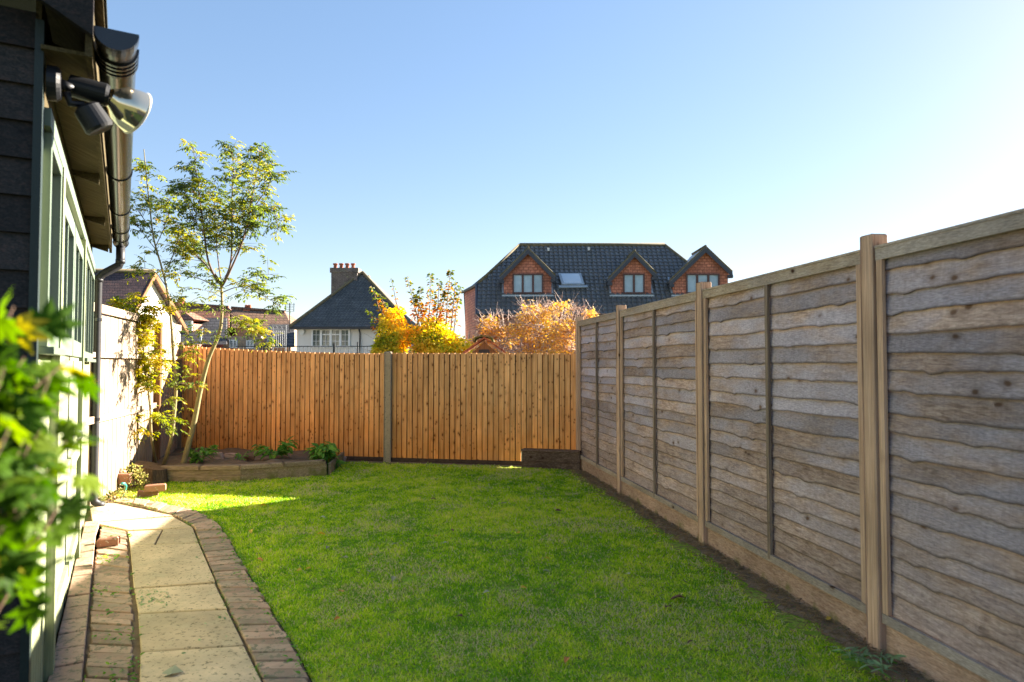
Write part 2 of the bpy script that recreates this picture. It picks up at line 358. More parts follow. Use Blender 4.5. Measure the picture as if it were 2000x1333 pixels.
# ------------------------------------------------------------------ world and sun
AZ, EL = R(55), R(22)
w = bpy.data.worlds.new('World'); scene.world = w; w.use_nodes = True
nt = w.node_tree; bg = nt.nodes['Background']; sky = nt.nodes.new('ShaderNodeTexSky'); sky.sky_type = 'NISHITA'
sky.sun_disc = False; sky.sun_elevation = EL; sky.sun_rotation = AZ; sky.altitude = 50
sky.air_density = 1.0; sky.dust_density = .25; sky.ozone_density = 2.2
gm = nt.nodes.new('ShaderNodeGamma'); gm.inputs[1].default_value = .60
hs_ = nt.nodes.new('ShaderNodeHueSaturation'); hs_.inputs['Saturation'].default_value = 1.36
tm = nt.nodes.new('ShaderNodeMix'); tm.data_type = 'RGBA'; tm.blend_type = 'MULTIPLY'; tm.inputs[0].default_value = 1; tm.inputs[7].default_value = (1.03,.955,.985,1)
nt.links.new(sky.outputs[0], gm.inputs[0]); nt.links.new(gm.outputs[0], hs_.inputs['Color']); nt.links.new(hs_.outputs[0], tm.inputs[6]); nt.links.new(tm.outputs[2], bg.inputs[0]); bg.inputs[1].default_value = .05
sl = bpy.data.lights.new('sun', 'SUN'); sl.energy = 4.1; sl.angle = R(.5); sl.color = (1,.9,.76)
so = bpy.data.objects.new('sun', sl); C.objects.link(so)
sdir = V((math.sin(AZ)*math.cos(EL), math.cos(AZ)*math.cos(EL), math.sin(EL)))
so.rotation_euler = sdir.to_track_quat('Z','Y').to_euler(); so.location = sdir*30
scene.view_settings.view_transform = 'Standard'; scene.view_settings.look = 'None'
scene.view_settings.exposure = 3.12; scene.view_settings.gamma = 1

# ------------------------------------------------------------------ ground
m = MB(); m.quad((-1500,-600,-.03),(1500,-600,-.03),(1500,2500,-.03),(-1500,2500,-.03))
tag(obj('ground', m, M['ground']), 'rough ground beyond the garden fences', kind='structure')
# path geometry
lp = [(174,1000),(186,1030),(250,1044),(252,1073),(258,1155),(267,1208),(271,1285),(268,1333),(262,1440)]
rin = [(215,985),(280,993),(345,1013),(370,1029),(378,1036),(389,1068),(405,1107),(422,1147),(446,1199),(480,1270),(508,1333),(555,1440)]
rout = [(205,972),(292,982),(372,998),(412,1017),(433,1035),(450,1062),(471,1100),(498,1146),(530,1197),(575,1268),(606,1333),(665,1440)]
RIN = [G(*p) for p in rin]; ROUT = [G(*p) for p in rout]
def along(poly, t):          # arc-length sampling
    L = [0]
    for i in range(len(poly)-1): L.append(L[-1]+(poly[i+1]-poly[i]).length)
    s = t*L[-1]
    for i in range(len(poly)-1):
        if s <= L[i+1]+1e-9:
            k = (s-L[i])/(L[i+1]-L[i]); return poly[i].lerp(poly[i+1], k)
    return poly[-1].copy()
def plen(poly): return sum((poly[i+1]-poly[i]).length for i in range(len(poly)-1))
lawn_poly = [ROUT[0]+V((.02,.12,0))] + [p+V((.01,0,0)) for p in ROUT] + [V((-.3,-1.5,0)), RF(-1.5), RF(9.7), BB, BA, V((LX(7.1),7.1,0))]
m = MB(); m.add([tuple(p) for p in lawn_poly], [tuple(range(len(lawn_poly)))])
t = NT('lawn_soil'); v = t.pos()
c = t.mix(t.ramp(t.noise(v, 5, 5, .65), [(.42,0.),(.62,1.)]), (.22,.36,.03), (.36,.40,.08))
c = t.mix(t.ramp(t.noise(v, 22, 4, .7), [(.50,0.),(.64,.9)]), c, (.14,.095,.055))
t.col(c); t.rough(1, .1); t.bump(t.noise(v, 60, 3), .8, .02)
tag(obj('lawn', m, t.m), 'mown lawn turf of the garden', kind='structure')
def inpoly(x, y, poly):
    inside = np.zeros(len(x), bool); n = len(poly)
    for i in range(n):
        a, b = poly[i], poly[(i+1)%n]
        cnd = ((a[1] > y) != (b[1] > y)); xx = (b[0]-a[0])*(y-a[1])/((b[1]-a[1]) if abs(b[1]-a[1])>1e-9 else 1e-9)+a[0]
        inside ^= cnd & (x < xx)
    return inside
# cheap smooth value noise
def vnoise(x, y, s, seed):
    r = np.random.default_rng(seed); g = r.random((256,256)); x = x*s+100; y = y*s+100
    xi = np.floor(x).astype(int); yi = np.floor(y).astype(int); fx = x-xi; fy = y-yi; fx = fx*fx*(3-2*fx); fy = fy*fy*(3-2*fy)
    a = g[xi%256, yi%256]; b = g[(xi+1)%256, yi%256]; c_ = g[xi%256,(yi+1)%256]; d = g[(xi+1)%256,(yi+1)%256]
    return (a*(1-fx)+b*fx)*(1-fy)+(c_*(1-fx)+d*fx)*fy
NB = 1000000
yy = 1.9+(rng.random(NB)**1.45)*8.9; xx = -5.6+rng.random(NB)*8.2
keep = inpoly(xx, yy, [tuple(p) for p in lawn_poly]) & (np.abs(xx) < yy*.82+.3)
bedp = [G(305,942), G(480,940), G(642,930), V((BA.x+(BB.x-BA.x)*.45, 10.3,0)), BA+V((-.3,.3,0))]
keep &= ~inpoly(xx, yy, [tuple(p) for p in bedp])
dR = (FB+FS*yy)-xx
bk = BA.y+(BB.y-BA.y)*(xx-BA.x)/(BB.x-BA.x)-yy
n1 = vnoise(xx, yy, 4.5, 1); n2 = vnoise(xx, yy, 1.3, 2); n3 = vnoise(xx, yy, 14, 3)
edge = np.minimum(dR, bk*.9+.02)
keep &= rng.random(NB) < np.clip((edge-.05-.30*n1*n3-.08*n1)/.10, 0, 1)
bare = (vnoise(xx, yy, 7, 5) > .9) & (vnoise(xx,yy,2,9) > .55)
keep &= ~(bare & (rng.random(NB) < .8))
xx, yy, n1, n2, n3, edge = (q[keep] for q in (xx, yy, n1, n2, n3, edge)); N = len(xx)
print('blades', N)
ang = rng.random(N)*2*math.pi; tilt = .45+rng.random(N)*1.0
L = (.010+rng.random(N)*.016)*(.7+.6*n1)*(1+.05*yy)*(1+1.1*np.exp(-edge/.10)*(n3>.45)); Wd = (.0011+rng.random(N)*.0012)*(.55+yy*.19)
dx = np.cos(ang)*np.sin(tilt); dy = np.sin(ang)*np.sin(tilt); dz = np.cos(tilt)
wa = rng.random(N)*math.pi; wx = np.cos(wa)*Wd; wy = np.sin(wa)*Wd
v0 = np.stack([xx-wx, yy-wy, np.zeros(N)], 1); v1 = np.stack([xx+wx, yy+wy, np.zeros(N)], 1)
mid = np.stack([xx+dx*L*.4, yy+dy*L*.4, dz*L*.65], 1); W3 = np.stack([wx, wy, 0*wx], 1)*.8
v2 = mid+W3; v3 = mid-W3; v4 = np.stack([xx+dx*L*1.1, yy+dy*L*1.1, dz*L*.85+.002], 1)
vt = np.stack([v0,v1,v2,v3,v4], 1).reshape(-1,3)
me = bpy.data.meshes.new('grass'); me.vertices.add(N*5); me.vertices.foreach_set('co', vt.ravel())
me.loops.add(N*7); me.polygons.add(N*2)
base = np.arange(N)*5
li = np.stack([base,base+1,base+2,base+3,base+3,base+2,base+4],1).ravel(); me.loops.foreach_set('vertex_index', li)
ls = np.stack([np.arange(N)*7, np.arange(N)*7+4], 1).ravel(); me.polygons.foreach_set('loop_start', ls)
me.update(calc_edges=True)
tt = np.clip(.42+.28*(n2-.5)+.45*(n1-.5)+.6*(n3-.5)+rng.normal(0,.27,N)+.3*(vnoise(xx,yy,.7,12)-.5), 0, .86)
dry = rng.random(N) < (.09+.25*(vnoise(xx,yy,3,21)>.72)+.25*np.clip(.5-edge,0,.5)); tt[dry] = .95
me.attributes.new('tint','FLOAT','POINT').data.foreach_set('value', np.repeat(tt,5))
me.attributes.new('wpos','FLOAT_VECTOR','POINT').data.foreach_set('vector', vt.ravel())
t = NT('grass_blade'); c = t.ramp(t.tint(), [(0,(.11,.30,.015)),(.25,(.30,.54,.01)),(.55,(.56,.73,.015)),(.86,(.76,.74,.10)),(.95,(.70,.56,.32))])
t.col(c); t.rough(.8, .08)
tr = t.node('ShaderNodeBsdfTranslucent'); mx = t.node('ShaderNodeMixShader'); mx.inputs[0].default_value = .35
t.link(c, tr.inputs[0]); t.link(t.p.outputs[0], mx.inputs[1]); t.link(tr.outputs[0], mx.inputs[2]); t.link(mx.outputs[0], t.out.inputs[0])
me.materials.append(t.m); go = bpy.data.objects.new('grass', me); C.objects.link(go)
tag(go, 'short green grass blades covering the lawn', 'grass', kind='stuff')

# soil under the path, slabs and brick bands
m = MB(); pl = [p+V((0,0,.008)) for p in [S(-2.2,-.02,0), S(SL,-.02,0), V((LX(7.0),7.0,0)), ROUT[0]+V((0,.15,0))]+ROUT+[V((-.9,.2,0))]]
m.add(pl, [tuple(range(len(pl)))])
tag(obj('path_bed', m, M['soil']), 'dark soil in the path joints', kind='structure')
def pslab(mb, q, inset, top, thick=.03):
    c = sum(q, V())/len(q); q2 = [p+(c-p).normalized()*inset for p in q]; n = len(q2)
    q3 = [p+(c-p).normalized()*.006 for p in q2]
    h = [U(-.003,.003) for _ in q2]
    vs = [p+ZV*(top-thick) for p in q2]+[p+ZV*(top-.005+h[i]) for i, p in enumerate(q2)]+[p+ZV*(top+h[i]) for i, p in enumerate(q3)]
    fs = [(i,(i+1)%n,n+(i+1)%n,n+i) for i in range(n)]+[(n+i,n+(i+1)%n,2*n+(i+1)%n,2*n+i) for i in range(n)]+[tuple(range(2*n,3*n))]
    mb.add(vs, fs)
sl_ = [[(248,1044),(318,1040),(302,1071),(253,1073)],[(318,1040),(377,1036),(389,1068),(302,1071)],
 [(253,1073),(389,1068),(422,1146),(260,1160)],[(260,1160),(422,1147),(446,1199),(267,1208)],[(267,1208),(446,1199),(480,1270),(271,1285)],
 [(271,1285),(480,1270),(530,1375),(266,1392)],[(266,1392),(530,1375),(585,1500),(262,1520)],
 [(174,998),(215,987),(340,1014),(180,1028)],[(180,1028),(340,1014),(377,1036),(248,1043)],[(150,975),(208,970),(300,990),(215,986),(174,997)]]
m = MB(); 
for q in sl_: m.tint = U(.0,1.0); pslab(m, [G(*p) for p in q], .013, .03+U(-.004,.004))
tag(recalc(obj('path', m, M['slab'])), 'buff paving slab path beside the shed', kind='structure')
m = MB()
def matched(t):
    L = [0]
    for i in range(len(RIN)-1): L.append(L[-1]+((RIN[i+1]+ROUT[i+1])/2-(RIN[i]+ROUT[i])/2).length)
    d = t*L[-1]
    for i in range(len(RIN)-1):
        if d <= L[i+1]+1e-9: k = (d-L[i])/(L[i+1]-L[i]); return RIN[i].lerp(RIN[i+1],k), ROUT[i].lerp(ROUT[i+1],k)
    return RIN[-1], ROUT[-1]
nb = int(plen([(RIN[i]+ROUT[i])/2 for i in range(len(RIN))])/.102)
for k in range(nb):
    (i0, o0), (i1, o1) = matched(k/nb), matched((k+1)/nb)
    ex = (o0-i0).normalized()*U(-.012,.012); m.tint = U(0,1); pslab(m, [i0, o0+ex, o1+ex, i1], .011, .03+U(-.009,.006))
LBR = [G(248,1043), G(251,1075), G(257,1160), G(262,1210), G(262,1285), G(258,1333), G(250,1440)]
LBL = [G(197,1034), G(187,1084), G(180,1150), G(176,1210), G(170,1285), G(163,1333), G(150,1440)]
nb = int(plen(LBR)/.10)
for k in range(nb):
    a, b = k/nb, (k+1)/nb; q = [along(LBR,a), along(LBR,b), along(LBL,b), along(LBL,a)]
    m.tint = U(0,1); pslab(m, [p+V((U(-.01,.01),0,0)) for p in q], .010, .022+U(-.008,.006))
ER_ = [G(196,1028), G(188,1050), G(179,1150), G(163,1333), G(147,1500)]
EL_ = [S((p-S0).dot(sd),.014,0) for p in ER_]
nb = int(plen(ER_)/.22)
for k in range(nb):
    a, b = k/nb, (k+1)/nb; i0, i1 = along(ER_,a), along(ER_,b); q = [S((i0-S0).dot(sd),.014,0), i0, i1, S((i1-S0).dot(sd),.014,0)]
    m.tint = U(.4,1); pslab(m, q, .010, .05+U(-.005,.005), .05)
tag(recalc(obj('path_edging', m, M['brick'])), 'red brick bands edging the path', kind='structure')

# ------------------------------------------------------------------ right lap-panel fence
posts_y = [9.52, 7.66, 5.52, 3.50, 1.58, -.34, -2.26]
fd = V((FS,1,0)).normalized(); fn = V((-1,FS,0)).normalized()
RFT = thing('lap_panel_fence', 'weathered grey-brown overlapping board fence with tan posts along the right of the lawn', 'fence', RF(3.5))
def rb(mb, y0, y1, o0, o1, z0, z1):
    a = RF(y0); b = RF(y1); mb.hexa([a+fn*o0+ZV*z0, b+fn*o0+ZV*z0, b+fn*o1+ZV*z0, a+fn*o1+ZV*z0, a+fn*o0+ZV*z1, b+fn*o0+ZV*z1, b+fn*o1+ZV*z1, a+fn*o1+ZV*z1])
for i, py in enumerate(posts_y):
    m = MB(); m.tint = U(.3,1)
    c = RF(py, 0.012, 1.05); m.bbox(c, (.095,.095,2.13), .006, X=fd, Y=fn)
    recalc(obj('post', m, M['post'], RFT))
for i in range(len(posts_y)-1):
    y1, y0 = posts_y[i]-.05, posts_y[i+1]+.05      # y0 nearer the camera
    m = MB(); m.tint = U(0,1); rb(m, y0, y1, -.012, .02, -.02, .16+U(-.008,.008)); recalc(obj('gravel_board', m, M['gravelb'], RFT))
    # overlapping waney boards
    m = MB(); nsl = 18; z = .20; hs = [U(.085,.125) for _ in range(nsl)]; k = 1.80/sum(hs)
    seg = 46
    for s_ in range(nsl):
        h = hs[s_]*k; m.tint = U(0,1); sd_ = U(0,100); amp = .010 if i > 2 else .008
        kn = [(U(0,1), U(.010,.022), U(.015,.03)) for _ in range(2)]
        vs = []; 
        for j in range(seg+1):
            q = j/seg; y = y0+(y1-y0)*q
            wv = (noise.noise(V((y*1.6, sd_, 0)))*1.7+noise.noise(V((y*6, sd_, 3)))*.55+noise.noise(V((y*19,sd_,5)))*.35)*amp
            for c0, a0, w0 in kn: wv -= a0*math.exp(-((q-c0)/w0)**2)*.7
            zb = z+wv; zt = z+h+.03; bow = noise.noise(V((y*2, sd_, 9)))*.003
            for o, zz in ((.010+bow, zb), (-.002+bow, zb+.001), (.013+bow-.016, zt-.01), (-.010, zt)): pass
            vs += [RF(y, .018+bow, zb), RF(y, -.0005, zt), RF(y, -.008, zt), RF(y, .009+bow, zb+.0005)]
        fs = []
        for j in range(seg):
            a = j*4; b = a+4
            for e, f in ((0,1),(1,2),(2,3),(3,0)): fs.append((a+e, b+e, b+f, a+f))
        fs += [(0,1,2,3), (seg*4+3,seg*4+2,seg*4+1,seg*4)]
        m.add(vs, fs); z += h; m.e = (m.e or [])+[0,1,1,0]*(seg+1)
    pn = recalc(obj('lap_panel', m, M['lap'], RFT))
    for (z0, z1, o1, nm) in ((1.975,2.035,.036,'top_rail'), (.165,.212,.034,'bottom_rail')):
        m = MB(); m.tint = U(0,1); rb(m, y0+.002, y1-.002, .024, o1+.008, z0, z1); rb(m, y0+.002, y1-.002, -.035, -.0105, z0, z1)
        if nm == 'top_rail': rb(m, y0+.002, y1-.002, -.042, .048, z1+.001, z1+.014)
        recalc(obj(nm, m, M['rail'], pn))
    for q, wdt in ((.5,.034),(.015,.04),(.985,.04)):
        yc = y0+(y1-y0)*q; m = MB(); m.tint = U(0,1); rb(m, yc-wdt/2, yc+wdt/2, .0235, .043, .18 if q == .5 else .215, 1.974)
        recalc(obj('batten', m, M['batten'] if q == .5 else M['post'], pn))

# ------------------------------------------------------------------ back closeboard fence
def closeboard(mb, a, b, ztop, zbot, out, pitch, tin=(0,1), lap=.022, gap=.0085, flip=False):
    d = (b-a); n = max(1, round(d.length/pitch)); d.normalize()
    for k in range(n):
        p = a.lerp(b, k/n)+d*U(0,gap*.5); q = a.lerp(b, (k+1)/n)-d*gap*U(.6,1.3); t0 = k/n
        mb.tint = U(*tin); zt = ztop(t0)+U(-.003,.003); zb = zbot(t0)
        sk = U(-.002,.002); o0, o1 = (.006, lap+.006) if not flip else (lap+.006, .006)
        mb.hexa([p+out*(o1)+ZV*zb, q+out*(o0)+ZV*zb, q+ZV*zb-out*.002, p-out*.002+ZV*zb,
                 p+out*(o1)+ZV*zt+d*sk, q+out*(o0)+ZV*zt+d*sk, q+ZV*zt-out*.002+d*sk, p-out*.002+ZV*zt+d*sk])
    zb = max(zbot(0), .05); nn = 12
    for k in range(nn):      # added near-black sheet, shade of the joints put into its colour
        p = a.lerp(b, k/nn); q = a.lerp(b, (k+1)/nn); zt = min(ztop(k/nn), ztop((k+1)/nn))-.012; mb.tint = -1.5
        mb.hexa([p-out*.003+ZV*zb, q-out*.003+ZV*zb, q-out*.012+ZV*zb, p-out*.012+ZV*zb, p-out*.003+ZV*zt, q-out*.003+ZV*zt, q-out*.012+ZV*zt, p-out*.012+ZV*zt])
bd = (BB-BA).normalized(); bo = V((bd.y, -bd.x, 0))          # towards the camera
if bo.y > 0: bo = -bo
def BX(px):   # point of the back fence seen at bearing px
    u = (px-1000)/F; s = BB.y-BA.y; dx = BB.x-BA.x
    k = (u*BA.y-BA.x)/(dx-u*s); return BA.lerp(BB, k)
BF = thing('closeboard_fence', 'orange-brown upright board fence across the far end of the lawn', 'fence', BX(760))
pc = BX(760)
a0, a1 = BX(352), BX(752)
topL = lambda t: 1.745-.13*(1-(1-t)**1.8)
m = MB(); closeboard(m, a0, a1, topL, lambda t: .07, bo, .080, lap=.009, gap=.008, flip=True); recalc(obj('board_panel', m, M['orange'], BF))
b0, b1 = BX(766), BX(1018)
m = MB(); closeboard(m, b0, b1, lambda t: 1.62-.01*t, lambda t: .065, bo, .0815, lap=.012, gap=.0078, flip=True)
closeboard(m, b1, BX(1136), lambda t: 1.61-.01*t, lambda t: .2, bo, .0815, lap=.012, gap=.0078, flip=True); recalc(obj('board_panel', m, M['orange'], BF))
m = MB(); m.bbox(pc+bo*.02+ZV*.79, (.115,.10,1.70), .012, X=bd, Y=bo); recalc(obj('concrete_post', m, M['concrete'], BF))
for (p, q) in ((a0, a1), (b0, BX(1136))):
    c = (p+q)/2; m = MB(); m.tint = .3; m.box(c+bo*.008+ZV*.03, ((q-p).length, .026, .074), X=bd, Y=bo); recalc(obj('gravel_board', m, M['gravelx'], BF))
    for zz in (.35, .95, 1.5):
        m = MB(); m.box(c-bo*.04+ZV*zz, ((q-p).length, .05, .075), X=bd, Y=bo); obj('back_rail', m, M['orange'], BF)
m = MB(); m.tint = .8; m.bbox(BX(1137)+bo*.03+ZV*.83, (.05,.06,1.72), .004, X=bd, Y=bo); recalc(obj('end_post', m, M['post'], BF))
# bare soil edges at the foot of the fences
def soilstrip(pts_in, out_dir, w0, label):
    m = MB(); n = len(pts_in); vs = []
    for i, p in enumerate(pts_in):
        w_ = w0*(.55+.9*abs(noise.noise(p*2.3))+.5*abs(noise.noise(p*9))); vs += [p+ZV*.006, p+out_dir*w_*.6+ZV*(.012+.006*noise.noise(p*14)), p+out_dir*w_+ZV*.004]
    m.add(vs, [(i*3+k, i*3+k+1, i*3+k+4, i*3+k+3) for i in range(n-1) for k in range(2)])
    tag(obj('soil_edge', m, M['drysoil'], smooth=True), label, kind='structure')
soilstrip([RF(2.0+i*.04, .022) for i in range(190)], fn, .15, 'bare soil along the right fence')
soilstrip([BX(655).lerp(BX(1130), i/90)+bo*.03 for i in range(91)], bo, .10, 'bare soil along the back fence')
# sleeper stack in the corner
s0_, s1_ = G(1019,915), G(1133,920); sc_ = (s0_+s1_)/2; sx = (s1_-s0_).normalized(); sy = V((-sx.y, sx.x,0)); sl2 = (s1_-s0_).length
T = thing('timber_sleeper_box', 'dark stained low timber board stack in the right corner against the orange fence', 'planter', sc_)
for k, (z0, z1) in enumerate(((0,.10),(.104,.245))):
    m = MB(); m.tint = U(.2,.9); m.bbox(sc_+sy*.02+ZV*(z0+z1)/2, (sl2,.05+.01*k,z1-z0), .008, X=sx, Y=sy, jit=.003); recalc(obj('timber_board', m, M['sleeper'], T))
m = MB(); m.tint = .9; m.bbox(sc_+sy*.06+ZV*.256, (sl2+.01,.17,.02), .006, X=sx, Y=sy); recalc(obj('top_board', m, M['sleeper'], T))

# ------------------------------------------------------------------ left closeboard fence (sunlit)
LF = thing('pale_board_fence', 'pale sunlit upright board fence on the left behind the downpipe and saplings', 'fence', (LX(8.8),8.8,0))
ld = V((-.27,1,0)).normalized(); lo_ = V((1,.27,0)).normalized()
def LP(y, o=0, z=0): return V((LX(y),y,0))+lo_*o+ZV*z
yl0, ym, yl1 = 5.2, 9.35, 10.86
for (ya, yb) in ((yl0, ym-.05), (ym+.05, yl1)):
    m = MB(); closeboard(m, LP(ya), LP(yb), lambda t: 1.96, lambda t: .04, lo_, .15, (.4,1), .004, .003); recalc(obj('board_panel', m, M['cream'], LF))
    m = MB()
    for z0, z1 in ((1.98,2.07),):
        m.tint = .8; c = (LP(ya)+LP(yb))/2; m.box(c+lo_*.015+ZV*(z0+z1)/2, ((LP(yb)-LP(ya)).length, .035, z1-z0), X=ld, Y=lo_)
    recalc(obj('top_rail', m, M['cream'], LF))
    for z0, z1 in ((.86,.93),(1.52,1.57)):
        m = MB(); m.tint = .9; c = (LP(ya)+LP(yb))/2; m.box(c+lo_*.034+ZV*(z0+z1)/2, ((LP(yb)-LP(ya)).length, .03, z1-z0), X=ld, Y=lo_); recalc(obj('arris_rail', m, M['cream'], LF))
m = MB(); m.tint = .4; m.bbox(LP(ym,.03,1.0), (.09,.11,2.04), .005, X=ld, Y=lo_); recalc(obj('post', m, M['brownpost'], LF))
m = MB(); m.tint = .6; m.bbox(LP(yl1,.02,.9), (.07,.09,1.8), .005, X=ld, Y=lo_); recalc(obj('post', m, M['batten'], LF))

# ------------------------------------------------------------------ shed
SH = thing('garden_shed', 'dark clad garden shed with pale green doors and black gutter at the left', 'shed', S(2.4,-1,0))
m = MB()
def sb(mb, a0, a1, o0, o1, z0, z1):
    mb.hexa([S(a0,o0,z0),S(a0,o1,z0),S(a1,o1,z0),S(a1,o0,z0),S(a0,o0,z1),S(a0,o1,z1),S(a1,o1,z1),S(a1,o0,z1)])
# gable wall cladding
m = MB(); zb = -.01; k = 0
sb(m, .004, .03, -2.2, -.012, 0, 2.55)
while zb < 3.3:
    ins = max(0, (zb+.139-2.80)/.577)
    m.tint = U(0,1); h = .139; oL, oR = -2.2, -.018-ins
    if oR > -1.9: m.hexa([S(-.022,oL,zb),S(-.022,oR,zb),S(.0,oR,zb),S(.0,oL,zb),S(-.004,oL,zb+h+.004),S(-.004,oR,zb+h+.004),S(.0,oR,zb+h+.004),S(.0,oL,zb+h+.004)])
    zb += h
recalc(obj('gable_wall', m, M['clad'], SH))
m = MB(); m.tint = .8; sb(m, -.03, .035, -.018, .010, 0, 2.74); recalc(obj('corner_trim', m, M['sheddark'], SH))
# side wall boards (vertical), leaving openings
m = MB()
opens = [(.12,.66,1.52,2.36),(.78,2.78,0,2.3),(2.95,4.75,1.50,2.32)]
a = .052
while a < SL-.001:
    b = min(a+.095, SL); c = (a+b)/2; m.tint = U(0,1)
    zs = [(0.02, 2.45)]
    for (x0,x1,z0,z1) in opens:
        if x0-.01 < c < x1+.01:
            zs = [(0.02, z0)] if z0 > .1 else []; zs.append((z1, 2.45))
    for z0, z1 in zs: sb(m, a+.003, b-.003, -.012, .0, z0 if z0 > .1 else .0, z1)
    a = b
recalc(obj('side_wall', m, M['shedpaint'], SH))
m = MB(); sb(m, .03, SL, -.10, -.06, 0, 2.5); sb(m, SL-.03, SL, -2.2, -.013, 0, 2.5); recalc(obj('inner_lining', m, M['sheddark'], SH))
def shed_window(a0, a1, z0, z1, nm, mull=1):
    m = MB(); m.tint = .7; w_ = .05
    sb(m, a0, a1, -.02, .03, z0, z0+w_); sb(m, a0, a1, -.02, .03, z1-w_, z1)
    sb(m, a0, a0+w_, -.02, .029, z0+w_, z1-w_); sb(m, a1-w_, a1, -.02, .029, z0+w_, z1-w_)
    for k in range(1, mull+1):
        c = a0+(a1-a0)*k/(mull+1); sb(m, c-.02, c+.02, -.02, .022, z0+w_, z1-w_)
    f = recalc(obj(nm, m, M['shedwhite'], SH))
    m = MB(); sb(m, a0+w_-.004, a1-w_+.004, -.006, -.002, z0+w_-.004, z1-w_+.004); recalc(obj('pane', m, M['glassd'], f)); 
    m = MB(); sb(m, a0-.03, a1+.03, -.01, .055, z0-.03, z0-.002); recalc(obj('sill', m, M['shedwhite'], f))
    return f
shed_window(.12, .66, 1.52, 2.36, 'window', 0)
shed_window(2.95, 4.75, 1.50, 2.32, 'window', 3)
m = MB(); m.tint = .8; sb(m, .06, 4.9, .002, .03, 2.37, 2.44); recalc(obj('head_trim', m, M['shedwhite'], SH))
m = MB(); m.tint = .5; sb(m, .67, .775, .001, .036, .02, 2.365); recalc(obj('door_frame', m, M['shedpaint'], SH))
m = MB(); sb(m, 2.785, 2.9, .001, .036, .02, 2.365); recalc(obj('door_frame', m, M['shedpaint'], SH))
for a0, a1, hinge in ((.785,1.755,0),(1.795,2.775,1)):
    m = MB(); a = a0
    while a < a1-.01:
        b = min(a+.108, a1); m.tint = U(0,1); sb(m, a+.002, b-.002, -.015, .008, .008, 1.5); a = b
    dr = recalc(obj('door', m, M['shedpaint'], SH))
    m = MB(); m.tint = .9
    sb(m, a0, a0+.09, -.015, .024, 1.5, 2.29); sb(m, a1-.09, a1, -.015, .024, 1.5, 2.29); sb(m, a0+.09, a1-.09, -.015, .024, 2.2, 2.29); sb(m, a0+.09, a1-.09, -.015, .024, 1.5, 1.6)
    c = (a0+a1)/2; sb(m, c-.02, c+.02, -.012, .02, 1.6, 2.2)
    recalc(obj('glazing_frame', m, M['shedwhite'], dr))
    m = MB(); sb(m, a0+.088, a1-.088, -.008, -.004, 1.598, 2.202); recalc(obj('pane', m, M['glassd'], dr))
    for z0 in (.18, .8, 1.38):
        m = MB(); m.tint = .6; sb(m, a0+.02, a1-.02, .0085, .028, z0, z0+.09); recalc(obj('ledge', m, M['shedpaint'], dr))
m = MB(); sb(m, 1.757, 1.793, -.02, .012, .02, 2.3); recalc(obj('door_gap_strip', m, M['sheddark'], SH))
m = MB(); sb(m, 1.73, 1.83, .03, .037, 1.0, 1.06); m.tube([S(1.83,.04,1.03), S(1.92,.05,1.03)], .012); m.tube([S(1.9,.045,1.045), S(1.9,.075,1.035), S(1.9,.075,1.0), S(1.9,.045,.985)], .006); recalc(obj('latch', m, M['metal'], SH))
# roof
pt = .577
m = MB()
def roofsheet(mb, o0, o1, a0, a1, th, zoff):
    z = lambda o: 2.76+zoff-pt*(o-.17)
    mb.hexa([S(a0,o0,z(o0)),S(a0,o1,z(o1)),S(a1,o1,z(o1)),S(a1,o0,z(o0)),S(a0,o0,z(o0)+th),S(a0,o1,z(o1)+th),S(a1,o1,z(o1)+th),S(a1,o0,z(o0)+th)])
roofsheet(m, -1.1, .21, -.15, SL+.15, .02, .1)
zr = 2.76+.1-pt*(-1.1-.17)
m.hexa([S(-.15,-2.5,zr-.8),S(-.15,-1.1,zr),S(SL+.15,-1.1,zr),S(SL+.15,-2.5,zr-.8),S(-.15,-2.5,zr-.78),S(-.15,-1.1,zr+.02),S(SL+.15,-1.1,zr+.02),S(SL+.15,-2.5,zr-.78)])
recalc(obj('roof', m, M['sheddark'], SH))
m = MB()
for k in range(4):
    a0 = .35+k*1.45; z = lambda o: 2.66-pt*(o-.17)*.8
    m.tint = U(0,1); m.hexa([S(a0,-.06,2.62),S(a0,.14,2.56),S(a0+.045,.14,2.56),S(a0+.045,-.06,2.62),S(a0,-.06,2.84),S(a0,.14,2.76),S(a0+.045,.14,2.76),S(a0+.045,-.06,2.84)])
m.tint = .6; sb(m, 0.0, SL, -.02, -.001, 2.452, 2.85)
m.tint = .9; sb(m, -.05, SL, .002, .142, 2.625, 2.64)
recalc(obj('rafter_ends', m, M['soffit'], SH))
m = MB(); m.tint = .5; roofsheet(m, -.05, .20, -.14, SL+.14, .014, .075); sb(m, -.12, SL+.12, .145, .168, 2.60, 2.82); recalc(obj('fascia_board', m, M['soffit'], SH))
m = MB(); m.tint = .1
zb_ = lambda o: 2.655-pt*(o-.17)
m.hexa([S(-.19,-1.1,zb_(-1.1)),S(-.19,.172,zb_(.172)),S(-.155,.172,zb_(.172)),S(-.155,-1.1,zb_(-1.1)),S(-.19,-1.1,zb_(-1.1)+.2),S(-.19,.172,zb_(.172)+.2),S(-.155,.172,zb_(.172)+.2),S(-.155,-1.1,zb_(-1.1)+.2)])
recalc(obj('bargeboard', m, M['clad'], SH))
